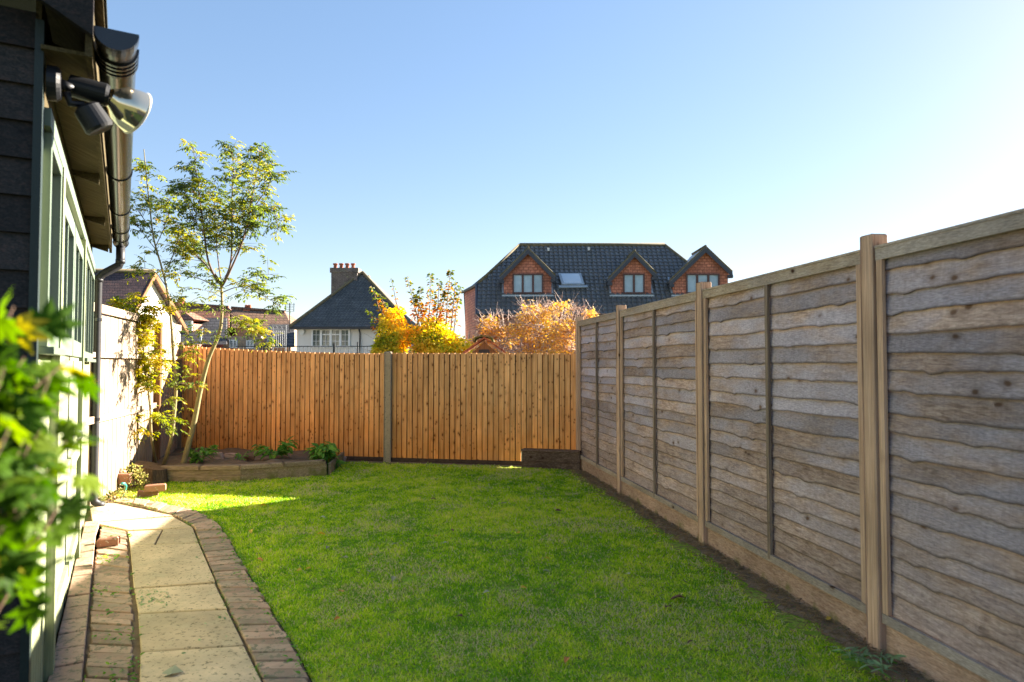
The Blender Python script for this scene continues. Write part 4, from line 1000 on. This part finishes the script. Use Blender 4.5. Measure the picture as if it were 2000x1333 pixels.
# ------------------------------------------------------------------ houses
def win(parent, p0, p1, mat, pane, lights=3, bar=.07, y=0, glaz=False, name='window', top=0, depth=.1):
    # p0 lower left, p1 upper right on a plane facing the camera
    x0, z0, x1, z1 = p0.x, p0.z, p1.x, p1.z; Y = p0.y-.02
    m = MB(); b = lambda a0,a1,c0,c1,pr=0: m.box(((a0+a1)/2, Y+.02-pr/2, (c0+c1)/2), (a1-a0, depth+pr, c1-c0))
    b(x0,x1,z0,z0+bar); b(x0,x1,z1-bar,z1); b(x0,x0+bar,z0+bar,z1-bar); b(x1-bar,x1,z0+bar,z1-bar)
    for k in range(1,lights):
        c = x0+(x1-x0)*k/lights; b(c-bar*.7, c+bar*.7, z0+bar, z1-bar)
    if top:
        zt = z1-(z1-z0)*top; b(x0+(x1-x0)/lights+bar*.7, x1-(x1-x0)/lights-bar*.7, zt-.03, zt+.03, .01)
    if glaz:
        for k in range(lights):
            xa = x0+(x1-x0)*k/lights; xb = x0+(x1-x0)*(k+1)/lights; c = (xa+xb)/2; m.box((c, Y+.005, (z0+z1)/2), (.025,.03,z1-z0-2*bar))
        for q in (.33,.66): m.box(((x0+x1)/2, Y+.0075, z0+(z1-z0)*q), (x1-x0-2*bar,.025,.025))
    f = recalc(obj(name, m, mat, parent))
    m = MB(); m.box(((x0+x1)/2, Y+.05, (z0+z1)/2), (x1-x0-.02,.012,z1-z0-.02)); recalc(obj('pane', m, pane, f))
    return f
# --- house with black hipped roof and chimney
Y1_ = 40.0
H1 = thing('bungalow_house', 'cream house with dark hipped roof and sooty chimney with four red pots', 'house', V((P(690,700,Y1_+3).x, Y1_+3, 0)))
eL, eR = P(566,639,Y1_), P(806,639,Y1_); ez = eL.z; apx = P(708,533,Y1_+3.6)
wx0 = P(580,640,Y1_+.4).x; wx1 = eR.x-.35
m = MB(); m.box(((wx0+wx1)/2, Y1_+4.4, ez/2-.05), (wx1-wx0, 8, ez-.1)); recalc(obj('wall', m, M['render'], H1))
m = MB(); A0 = V((eL.x,Y1_,ez)); A1 = V((eR.x,Y1_,ez)); A2 = V((eR.x,Y1_+9,ez)); A3 = V((eL.x,Y1_+9,ez)); R1 = V((apx.x,Y1_+3.6,apx.z)); R2 = V((apx.x,Y1_+5.6,apx.z))
m.add([A0,A1,A2,A3,R1,R2], [(0,1,4),(1,2,5,4),(2,3,5),(3,0,4,5),(3,2,1,0)])
rf = recalc(obj('roof', m, M['slate'], H1))
m = MB()
for e in ((A0,R1),(A1,R1),(A3,R2)): m.tube([e[0].lerp(e[1], k/8)+V((0,0,.03)) for k in range(9)], .1, 6)
recalc(obj('ridge_tiles', m, M['ridge'], rf, smooth=True))
m = MB(); m.box(((eL.x+eR.x)/2, Y1_-.02, ez-.07), (eR.x-eL.x, .12, .14)); recalc(obj('gutter', m, M['iron'], rf))
cL, cR = P(645,527,Y1_+3), P(699,527,Y1_+3)
m = MB(); zc0 = 5.2; m.box(((cL.x+cR.x)/2, Y1_+3.5, (zc0+cL.z-.05)/2), (cR.x-cL.x-.1, .9, cL.z-.05-zc0+0)); ch = recalc(obj('chimney', m, M['chimbrick'], rf))
m.v = []; m.f = []; m.t = []; m.box(((cL.x+cR.x)/2, Y1_+3.5, cL.z-.03), (cR.x-cL.x+.05, 1.02, .3)); recalc(obj('chimney_cap', m, M['chimbrick'], ch))
for k in range(4):
    px = 655+k*11.6; p = P(px, 524, Y1_+3.5); z0 = cL.z+.121
    m = MB(); m.tube([V((p.x,Y1_+3.5,z0)), V((p.x,Y1_+3.5,z0+.22)), V((p.x,Y1_+3.5,z0+.25)), V((p.x,Y1_+3.5,z0+.34)), V((p.x,Y1_+3.5,z0+.35))], [.13,.10,.14,.15,.10], 14); recalc(obj('chimney_pot', m, M['terracotta'], ch))
wy = Y1_+.33
win(H1, P(608,679,wy), P(684,642,wy), M['upvc'], M['glassg'], 4, .10, glaz=True, top=.32)
m = MB(); px_ = P(703,640,wy-.08); m.tube([V((px_.x,wy-.3,ez-.1)), V((px_.x,wy-.06,ez-.35)), V((px_.x,wy-.06,0.1))], .045, 8); recalc(obj('downpipe', m, M['iron'], H1))
ab = P(589,648,wy-.08); m = MB()
m.prism([ab+V((math.cos(R(60*k))*.18, 0, math.sin(R(60*k))*.2)) for k in range(6)], (0,.1,0)); recalc(obj('alarm_box', m, M['upvc'], H1))

# --- large brick house with dormers
Y2 = 40.0; ZE = 4.36; SLP = 1.185; YR = 44.0; ZR = ZE+SLP*4
H2 = thing('brick_dormer_house', 'large brick house with dark pantiled roof and three tile-hung gabled dormers', 'house', V((6,46,0)))
nrm2 = V((0,-SLP,1)).normalized(); sl_len = math.hypot(4, 4*SLP)
xv = -2.05; xre = P(1298,480,YR).x; xle = P(1015,480,YR).x; xR0 = P(1470,612,Y2).x
def xl(t):  # left limit of the front slope for slope fraction t
    return xv if t < .42 else xv+(xle-xv)*(t-.42)/.58
def xr(t): return xR0+(xre-xR0)*t
m = MB(); nc = 19; step = .045; per_ = .30; k8 = 8
X0, X1 = xv-.1, xR0+.1; nx = int((X1-X0)/per_*k8)
for c_ in range(nc):
    rows = []
    m.tint = U(.3,.8)
    for (tq, lift) in ((c_/nc, step), ((c_+1)/nc, .0)):
        row = []
        for i in range(nx+1):
            x = X0+per_*i/k8; x = min(max(x, xl(tq)), xr(tq))
            ph = (x/per_)%1; wv = .05*(math.sin(2*math.pi*ph)*.6+.4*math.sin(4*math.pi*ph+.6))
            row.append(V((x, Y2+4*tq, ZE+4*SLP*tq))+nrm2*(wv+lift+.05))
        rows.append(row)
    low = [p-nrm2*(.05) for p in rows[0]]
    vs = low+rows[0]+rows[1]; q = nx+1
    m.add(vs, [(i,i+1,q+i+1,q+i) for i in range(nx)]+[(q+i,q+i+1,2*q+i+1,2*q+i) for i in range(nx)])
rf2 = obj('roof', m, M['pantile'], H2)
m = MB()   # other slopes and hips
cgz = ZE+4*SLP*.42; cgy = Y2+4*.42; XB = -3.3
F0 = V((xv,Y2,ZE)); Fh = V((xv,cgy,cgz)); Bh = V((XB,48-1.7,cgz)); B0 = V((XB,48,ZE)); RL = V((xle,YR,ZR)); RR_ = V((xre,YR,ZR)); E0 = V((xR0,Y2,ZE)); E1 = V((xR0,48,ZE))
m.add([Fh,Bh,RL], [(0,2,1)]); m.add([E0,E1,RR_], [(0,1,2)]); m.add([RL,RR_,E1,B0,Bh], [(0,1,2,3,4)])
recalc(obj('hip_slope', m, M['darktile'], rf2))
m = MB()
m.tube([RL+V((0,0,.08)), RR_+V((0,0,.08))], .13, 8); m.tube([RL+V((0,0,.08)), Fh+V((0,0,.08))], .11, 8); m.tube([RR_+V((0,0,.08)), E0+V((0,0,.08))], .11, 8)
recalc(obj('ridge_tiles', m, M['ridge'], rf2, smooth=True))
m = MB(); m.tube([Fh+V((-.12,0,0)), F0+V((-.02,0,0))], .09, 6); m.tube([Fh+V((-.12,0,-.02)), Bh+V((-.12,0,-.02))], .09, 6); recalc(obj('verge', m, M['fascia'], rf2))
m = MB(); m.add([V((xv+.08,Y2+.4,0)), V((XB+.08,48,0)), V((XB+.08,48,ZE)), V((XB+.08,Bh.y,cgz)), V((xv+.08,cgy,cgz)), V((xv+.08,Y2+.4,ZE+.3))], [(0,1,2,3,4,5)])
recalc(obj('side_wall', m, M['hung'], H2))
m = MB(); m.box(((xv+.08+xR0-.4)/2, Y2+.46, ZE/2), (xR0-.4-xv-.08, .1, ZE-.02)); m.box((xR0-.5, Y2+4, ZE/2), (.1, 7, ZE-.02)); recalc(obj('front_wall', m, M['redbrick'], H2))
m = MB(); m.box(((xv+xR0)/2, Y2-.06, ZE-.05), (xR0-xv, .14, .16)); recalc(obj('gutter', m, M['iron'], rf2))
m = MB(); sw = V((XB+.2, 46.5, 3.5)); m.box((-2.83,45.2,4.0), (.06,.5,1.9), X=V((8,1.3,0)), Y=V((-1.3,8,0))); recalc(obj('side_window', m, M['brownframe'], H2))
def slope_y(z): return Y2+(z-ZE)/SLP
def dormer(pxl, pxr, eL_, eR_, ap, wl, wr, lights, nm='dormer'):
    yF = 41.05; zb = P(1000,577,yF).z
    xl_, xr_ = P(pxl,560,yF).x, P(pxr,560,yF).x; xa = P(ap[0],500,yF).x; za = P(ap[0],ap[1],yF).z-.12
    el, er = P(eL_,540,yF).x, P(eR_,540,yF).x; ze = P(0,545,yF).z
    k = (za-ze)/((er-el)/2)
    zl = lambda x: za-abs(x-xa)*k
    m = MB(); m.prism([V((xl_,yF,zb)), V((xr_,yF,zb)), V((xr_,yF,zl(xr_)-.05)), V((xa,yF,za-.05)), V((xl_,yF,zl(xl_)-.05))], (0,3.0,0))
    D = recalc(obj(nm, m, M['hung'], H2))
    m = MB(); yb = slope_y(za)+.4
    for s, ex in ((-1, el), (1, er)):
        ezv = zl(ex); yb2 = slope_y(ezv)+.1; th = V((0,0,.14))
        m.tint = .5
        a = V((xa,yF-.28,za)); b = V((ex,yF-.28,ezv)); c = V((ex,max(yb2,yF+.2),ezv)); d = V((xa,yb,za))
        nseg = 7
        for q in range(nseg):
            q0, q1 = q/nseg, (q+1)/nseg; m.tint = U(.3,.7)
            u0, v0_ = a.lerp(b,q0), d.lerp(c,q0); u1, v1_ = a.lerp(b,q1), d.lerp(c,q1)
            dz = V((0,0,.03))
            m.hexa([u0,u1,v1_,v0_,u0+th-dz*.5,u1+th+dz*.4,v1_+th+dz*.4,v0_+th-dz*.5])
    r_ = recalc(obj('dormer_roof', m, M['pantile'], D))
    m = MB()
    for ex in (el, er):
        ezv = zl(ex); m.hexa([V((xa,yF-.32,za-.22)), V((ex,yF-.32,ezv-.24)), V((ex,yF-.285,ezv-.24)), V((xa,yF-.285,za-.22)), V((xa,yF-.32,za+.05)), V((ex,yF-.32,ezv+.03)), V((ex,yF-.285,ezv+.03)), V((xa,yF-.285,za+.05))])
        sx_ = 1 if ex == el else -1
        m.box((ex+sx_*.12, yF-.15, ezv-.16), (.3,.3,.18))
    recalc(obj('bargeboard', m, M['fascia'], D))
    m = MB()
    for ex in (el, er): m.tube([V((xa,yF-.27,za+.15)), V((ex,yF-.27,zl(ex)+.15))], .045, 6)
    m.tube([V((xa,yF-.27,za+.17)), V((xa,yb,za+.17))], .08, 8)
    recalc(obj('ridge_tiles', m, M['ridge'], D, smooth=True))
    m = MB(); m.box(((xl_+xr_)/2, yF-.08, zb-.04), (xr_-xl_+.25, .22, .10))
    for xx_ in (xl_-.06, xr_+.06):
        zt_ = ze+.05; m.hexa([V((xx_-.05,yF,zb+.12)),V((xx_+.05,yF,zb+.12)),V((xx_+.05,slope_y(zt_),zt_+.12)),V((xx_-.05,slope_y(zt_),zt_+.12)),V((xx_-.05,yF,zb+.18)),V((xx_+.05,yF,zb+.18)),V((xx_+.05,slope_y(zt_),zt_+.18)),V((xx_-.05,slope_y(zt_),zt_+.18))])
    recalc(obj('flashing', m, M['lead'], D))
    wf = win(D, P(wl,574,yF-.04), P(wr,535,yF-.04), M['brownframe'], M['glass'], lights, .09, name='window')
dormer(984,1077,976,1084,(1031,487),1001,1061,3)
dormer(1194,1272,1186,1280,(1238,493),1217,1259,2)
dormer(1314,1422,1306,1428,(1376,484),1340,1405,3)
# skylight
def slp(px, py, lift=.1):
    r = ray(px,py); t_ = (ZE-CAMH-SLP*Y2)/(r.z-SLP*r.y); return V((0,0,CAMH))+r*t_+nrm2*lift
m = MB(); q = [slp(1097,562),slp(1141,562),slp(1134,540),slp(1090,540)]
m.prism([p+nrm2*.05 for p in q], nrm2*.12); f = recalc(obj('skylight', m, M['lead'], H2))
q2 = [slp(1101,559.5),slp(1136,559.5),slp(1130,542),slp(1095,542)]
m = MB(); m.prism([p+nrm2*.172 for p in q2], nrm2*.01); recalc(obj('pane', m, M['skyglass'], f))
m = MB(); m.prism([slp(1091,567)+nrm2*.03, slp(1148,566)+nrm2*.03, slp(1146,562)+nrm2*.03, slp(1091,562.5)+nrm2*.03], nrm2*.08); recalc(obj('flashing', m, M['lead'], f))
for px, py in ((1071,493),(1150,492)):
    m = MB(); p = slp(px,py,.1); m.tube([p, p+ZV*.2, p+ZV*.21], [.07,.09,.03], 10); recalc(obj('roof_vent', m, M['upvc'], H2))

# --- white gabled house at the left
H3 = thing('white_gable_house', 'house with sunlit white gable end and purple-brown tiled roof above the pale fence', 'house', V((-16,27,0)))
g0 = V((P(246,640,24).x,24,0)); g1 = V((P(352,640,30).x,30,0)); ga = V(((g0.x+g1.x)/2,27,P(291,540,27).z)); ga.x = P(291,540,27).x
hz = 3.05; back = V((-9,-1.0,0))
m = MB(); m.add([g0,g1,g1+ZV*hz,ga,g0+ZV*hz]+[p+back for p in (g0,g1,g1+ZV*hz,ga,g0+ZV*hz)], [(0,1,2,3,4),(5,9,8,7,6),(0,4,9,5),(1,6,7,2),(0,5,6,1)]); recalc(obj('wall', m, M['white'], H3))
m = MB(); ov = V((.2,.02,0)); gd = (g1-g0).normalized()
pA, pB, pC = g0-gd*.3+ZV*(hz-.2)+ov, ga+ov+ZV*.02, g1+gd*.3+ZV*(hz-.2)+ov; th = ZV*.14
for p, q in ((pA,pB),(pB,pC)):
    m.hexa([p,q,q+back*1.05,p+back*1.05,p+th,q+th,q+back*1.05+th,p+back*1.05+th])
rf3 = recalc(obj('roof', m, M['purpletile'], H3))
m = MB(); m.tube([pB+ZV*.16, pB+back*1.05+ZV*.16], .1, 8); recalc(obj('ridge_tiles', m, M['ridge'], rf3, smooth=True))
m = MB()
for p, q in ((pA,pB),(pB,pC)): m.hexa([p+ov*.1-ZV*.08,q+ov*.1-ZV*.08,q+ov*.3-ZV*.08,p+ov*.3-ZV*.08,p+ov*.1+ZV*.15,q+ov*.1+ZV*.15,q+ov*.3+ZV*.15,p+ov*.3+ZV*.15])
recalc(obj('bargeboard', m, M['brownpost'], rf3))

# --- terraced houses between
def terr(name, label, px0, px1, ridge, eave, Y, ymat, wallmat, lean=0, dark=None):
    a = P(px0,ridge[0],Y+3.5); b = P(px1-lean,ridge[1],Y+3.5); e0 = P(px0,eave,Y); e1 = P(px1,eave,Y)
    H = thing(name, label, 'house', V(((e0.x+e1.x)/2,Y+3,0)))
    m = MB(); m.box(((e0.x+e1.x)/2, Y+3.4, e0.z/2), (e1.x-e0.x-.3, 6.4, e0.z)); recalc(obj('wall', m, wallmat, H))
    m = MB(); bk_ = V((0,3.5,0)); e2 = V((e1.x,Y+7,e1.z)); e3 = V((e0.x,Y+7,e0.z))
    m.add([e0,e1,b,a,e2,e3], [(0,1,2,3),(3,2,4,5),(1,4,2),(0,3,5),(0,5,4,1)]); rf = recalc(obj('roof', m, ymat, H))
    m = MB(); m.tube([a+ZV*.05,b+ZV*.05], .13, 6); recalc(obj('ridge_tiles', m, ymat, rf))
    return H, rf
Yt = 48.0
Ha, ra = terr('terraced_house', 'red and brown tiled house with small white dormer window behind the saplings', 318, 447, (592,602), 640, Yt, M['redtile'], M['redbrick'])
Hb, rb_ = terr('terraced_house', 'brown tiled house with small white windows beside the iron gate', 452, 571, (603,611), 641, Yt, M['browntile'], M['buffbrick'], lean=14)
def chim(H, px0, px1, py, pots, Y, base=0):
    m = MB(); a, b = P(px0,py,Y), P(px1,py,Y); m.box(((a.x+b.x)/2, Y, a.z-.6), (b.x-a.x, .7, 1.2)); c = recalc(obj('chimney', m, M['terracotta'], H))
    for k in range(pots):
        x = a.x+(b.x-a.x)*(k+.5)/pots; m = MB(); m.tube([V((x,Y,a.z+.002)), V((x,Y,a.z+.38)), V((x,Y,a.z+.4))], [.14,.12,.08], 10); recalc(obj('chimney_pot', m, M['terracotta'], c))
chim(ra, 347, 361, 592, 2, Yt+3.6); chim(rb_, 478, 491, 606, 2, Yt+3.6)
# dark lean-to slopes in front
def darks(H, px0, px1, top, bot, Y0, Y1, cut=0):
    m = MB(); a, b = P(px0,top,Y1), P(px1,top,Y1); c, d = P(px1,bot,Y0), P(px0-cut,bot,Y0)
    m.prism([a,b,c,d], (0,.15,.02)); r_ = recalc(obj('lower_roof', m, M['darktile'], H))
    m = MB(); x0, x1 = d.x+.2, c.x-.2; m.box(((x0+x1)/2, (Y0+Y1)/2+.35, c.z/2-.1), (x1-x0, Y1-Y0, c.z-.2)); recalc(obj('lower_wall', m, M['buffbrick'], H))
    return r_
d1_ = darks(Ha, 355, 442, 622, 673, Yt-5, Yt-.5, 14)
d2_ = darks(Hb, 527, 574, 634, 679, Yt-5, Yt-.5, 22)
yw = Yt-3
m = MB(); p0, p1 = P(354,648,yw), P(378,618,yw); m.box(((p0.x+p1.x)/2, yw+1, (p0.z+P(0,655,yw).z)/2-.3), (p1.x-p0.x, 2, 1.9)); dz_ = recalc(obj('dormer', m, M['redbrick'], Ha))
m = MB(); q0, q1, qa = P(344,627,yw-.3), P(380,624,yw-.3), P(358,608,yw+1)
m.add([q0,q1,qa,q1+V((0,2.5,0)),q0+V((0,2.5,0)),qa+V((0,1.5,0))], [(0,1,2),(1,3,5,2),(0,2,5,4),(0,4,3,1)]); recalc(obj('dormer_roof', m, M['redtile'], dz_))
win(dz_, P(358,646,yw-.05), P(376,626,yw-.05), M['upvc'], M['glass'], 1, .09, top=.5, glaz=True)
m = MB(); p0, p1 = P(436,682,Yt-4), P(510,657,Yt-4); m.box(((p0.x+p1.x)/2, Yt-3, p1.z/2), (p1.x-p0.x, 2, p1.z)); ext = recalc(obj('extension', m, M['buffbrick'], Hb))
win(ext, P(448,680,Yt-4.05), P(464,664,Yt-4.05), M['upvc'], M['glassg'], 2, .07, glaz=True)
win(ext, P(481,681,Yt-4.05), P(496,665,Yt-4.05), M['upvc'], M['glassg'], 2, .07, glaz=True)
for H, px, tp_, bt in ((Ha, 392, 640, 670), (Hb, 524, 636, 672)):
    m = MB(); m.tube([P(px+3,tp_,Yt-5.4), P(px-1,bt,Yt-5.4)], .06, 6); recalc(obj('downpipe', m, M['lead'], H))

# aerial, ornate gate screen, railing
p = P(566,592,46); m = MB(); m.tube([V((p.x,46,0)), p], .035, 6); A_m = thing('tv_aerial', 'thin television aerial on a pole between the terraced house and the dark roof', 'aerial', V((p.x,46,0)))
obj('mast', m, M['iron'], A_m); m = MB()
for k in range(5): z = p.z-.1-k*.12; m.tube([V((p.x-.35+.02*k,46,z)), V((p.x+.35-.03*k,46,z))], .014, 5)
m.tube([V((p.x-.28,46,p.z)), V((p.x-.28,46,p.z-.6))], .02, 5); m.tube([V((p.x+.28,46,p.z)), V((p.x+.28,46,p.z-.6))], .02, 5); obj('antenna', m, M['iron'], A_m)
Yg = 30
T = thing('iron_screen', 'ornate wrought iron screen beside the left corner of the cream house', 'gate', V((P(555,690,Yg).x,Yg,0)))
m = MB(); x0, x1 = P(541,0,Yg).x, P(566,0,Yg).x; zt, zb = P(0,636,Yg).z, P(0,679,Yg).z
for x in (x0, x1): m.tube([V((x,Yg,0)), V((x,Yg,zt))], .022, 6)
for z in (zt, zt-.2, zb): m.tube([V((x0,Yg,z)), V((x1,Yg,z))], .018, 6)
obj('frame', m, M['ironw'], T); m = MB()
for k in range(1,7):
    x = x0+(x1-x0)*k/7; m.tube([V((x,Yg,zb)), V((x,Yg,zt-.2-.03*(k%2)))], .011, 5)
for k in range(3):
    c = V((x0+(x1-x0)*(k+.5)/3, Yg, zt-.1)); m.tube([c+V((math.cos(R(q*30))*.085,0,math.sin(R(q*30))*.085)) for q in range(12)], .01, 4)
obj('bars', m, M['ironw'], T)
Yr = 20
T = thing('metal_railing', 'dark metal railing running in front of the cream house just above the orange fence', 'railing', V((P(620,690,Yr).x,Yr,0)))
x0, x1 = P(470,0,Yr).x, P(730,0,Yr).x; zt = P(0,677,Yr).z
m = MB(); m.tube([V((x0,Yr,zt)), V((x1,Yr,zt))], .014, 6); m.tube([V((x0,Yr,.2)), V((x1,Yr,.2))], .014, 6); obj('rail', m, M['iron'], T)
m = MB(); n = 36
for k in range(n+1): x = x0+(x1-x0)*k/n; m.tube([V((x,Yr,.2)), V((x,Yr,zt))], .007, 5)
obj('bars', m, M['iron'], T)
m = MB(); x = P(659,0,Yr).x; m.box((x, Yr-.02, P(0,671,Yr).z/2), (.06,.06,P(0,671,Yr).z)); obj('post', m, M['iron'], T)
m = MB(); x = P(703,0,Yr).x; m.box((x, Yr+.05, P(0,668,Yr).z/2), (.03,.03,P(0,668,Yr).z)); obj('post', m, M['iron'], T)

# ------------------------------------------------------------------ fallen leaves
def fallen(px, py, s, mat, label, group=None, cat='leaf', z=.026):
    s *= 1.3
    m = MB(); p = G(px, py, z); m.tint = U(0,1); a = U(0,6.28); d = V((math.cos(a), math.sin(a), U(-.1,.2)))
    m.leaf(p, d, V((-d.y,d.x,U(-.4,.4))), s, s*.6, .25, .2); tag(obj('fallen_leaf', m, mat), label, cat, group)
yl = [(618,1043),(728,1084),(1063,1090),(1017,1040),(1016,1148),(608,1110),(852,1045),(1282,1044),(1624,1207),(590,1112)]
for k,(x,y) in enumerate(yl): fallen(x,y,U(.03,.05)*(1.8 if k==0 else 1),M['yleaf'],'small yellow leaf fallen on the open lawn','small yellow fallen leaves')
fallen(670,1157,.04,M['oleaf'],'bright orange leaf on the left of the lawn near the brick band')
fallen(664,1206,.035,M['oleaf'],'pink-red leaf on the lawn just below the bright orange leaf')
fallen(1110,1284,.04,M['oleaf'],'salmon pink leaf near the bottom middle of the lawn')
fallen(1660,1220,.03,M['yleaf'],'yellow leaf in the dirt right beside the big near post')
for x,y in ((770,1126),(875,1060),(1060,1115),(715,1115),(775,1062),(1175,1040),(640,1067),(958,1156),(1230,1122),(625,1010),(988,983),(680,1090)): fallen(x,y,U(.03,.055),M['pleaf'],'small pale grey-green leaf fallen on the lawn','small pale fallen leaves')
fallen(1340,1168,.08,M['dleaf'],'curled brown-red leaf on the lawn before the right fence')
for x,y in ((880,1034),(1084,998),(1130,1028),(1300,1188),(1355,1252),(905,1205),(840,975),(1080,1155),(830,1048),(700,1120),(1270,1030)): fallen(x,y,U(.03,.055),M['dleaf'],'small dark brown leaf fallen on the lawn','small dark fallen leaves')
fallen(358,1312,.09,M['pleaf'],'pale yellow-green leaf lying on the nearest paving slab', z=.034)
fallen(490,1035,.05,M['yleaf'],'yellow leaf on the grass at the right of the path bend')
fallen(506,988,.06,M['yleaf'],'pale yellow leaf on the lawn below the sunlit strip')
fallen(197,1087,.045,M['yleaf'],'yellow leaf on the left brick band beside the broken brick', z=.035)
fallen(415,937,.08,M['yleaf'],'dry tan leaf leaning on the grass against the bed edge')
fallen(500,1092,.05,M['oleaf'],'rust brown leaf on the lawn beside the right brick band')
# scattered weeds and litter on the brick bands: uncountable
m = MB()
for k in range(900):
    q = U(0,1); side = random.random()
    if side < .55: p = along(LBL,q).lerp(along(LBR,q), U(.0,.75)); z = .032
    elif side < .8: p = along(LBR,q)+V((U(-.02,.03),0,0)); z = .025
    else: p = along(ROUT,.15+.85*q)+V((U(-.1,.02),0,0)); z = .035
    if noise.noise(p*3.1) < .12 and side < .8: continue
    m.tint = U(0,1); d = rdir(.0,.5); m.leaf(p+ZV*(z+U(0,.012)), d, rdir(), U(.012,.035), U(.006,.014), .2, .2)
for k in range(1500):
    q = U(0,1); i_, o_ = matched(q); w0 = random.random()
    p = (i_ if w0 < .35 else o_)+V((random.gauss(0,.012) if w0 < .35 else random.gauss(.0,.02),0,0))
    if noise.noise(p*4.3) < -.05: continue
    m.tint = U(.2,1); d = rdir(.2,.9); m.leaf(p+ZV*.02, d, rdir(), U(.015,.04), U(.002,.005), .1, .3)
tag(obj('path_weeds', m, M['herb']), 'green weeds and clippings scattered on the brick bands', 'weeds', kind='stuff')
m = MB()
for k in range(90):
    p = G(U(270,330), U(1150,1185), .034) if k < 60 else G(U(262,500), U(1050,1330), .034)
    if k >= 60 and U(0,1) < .5: continue
    m.tint = U(0,1); d = rdir(0,.3); m.leaf(p, d, rdir(-.3,.3), U(.01,.04), U(.005,.014), .2, .2)
tag(obj('path_clippings', m, M['cutleaf']), 'scattered leaf clippings lying on the buff slabs', 'clippings', kind='stuff')
# straw and litter in the bare strip by the right fence
m = MB()
for k in range(4200):
    y = U(2.2,9.5); o = abs(random.gauss(.03,.11))+.03; p = RF(y, o, .012+U(0,.02)); m.tint = U(0,1)
    d = rdir(-.1,.25); m.tube([p, p+d*U(.02,.05)], [.0022,.0014], 3, caps=False)
tag(obj('dry_clippings', m, plain('dry_grass', (.24,.16,.085), .9, .1, scale=8, var=.5, bump=0)), 'dry brown clippings along the foot of the right fence', 'clippings', kind='stuff')
# cut branch at lower right
c0 = G(1650,1288,.03); c1 = G(1752,1296,.04)
T = thing('cut_branch', 'cut leafy blue-green sprig lying on the grass at the foot of the right fence', 'branch', c0)
s = MB(); lm = MB()
for a, b in ((c0,c1),(c0,G(1740,1325,.05)),(G(1625,1272,.03),G(1700,1310,.05))):
    s.tube([a, a.lerp(b,.5)+ZV*.03, b], .0035, 5)
    for k in range(26):
        p = a.lerp(b, U(.2,1))+V((0,0,.03)); lm.tint = U(0,1); d = rdir(-.2,.4); lm.leaf(p, d, rdir(-.3,.3), U(.04,.075), U(.010,.018), .2, .2)
obj('stem', s, M['herb'], T); obj('leaves', lm, M['cutleaf'], T)
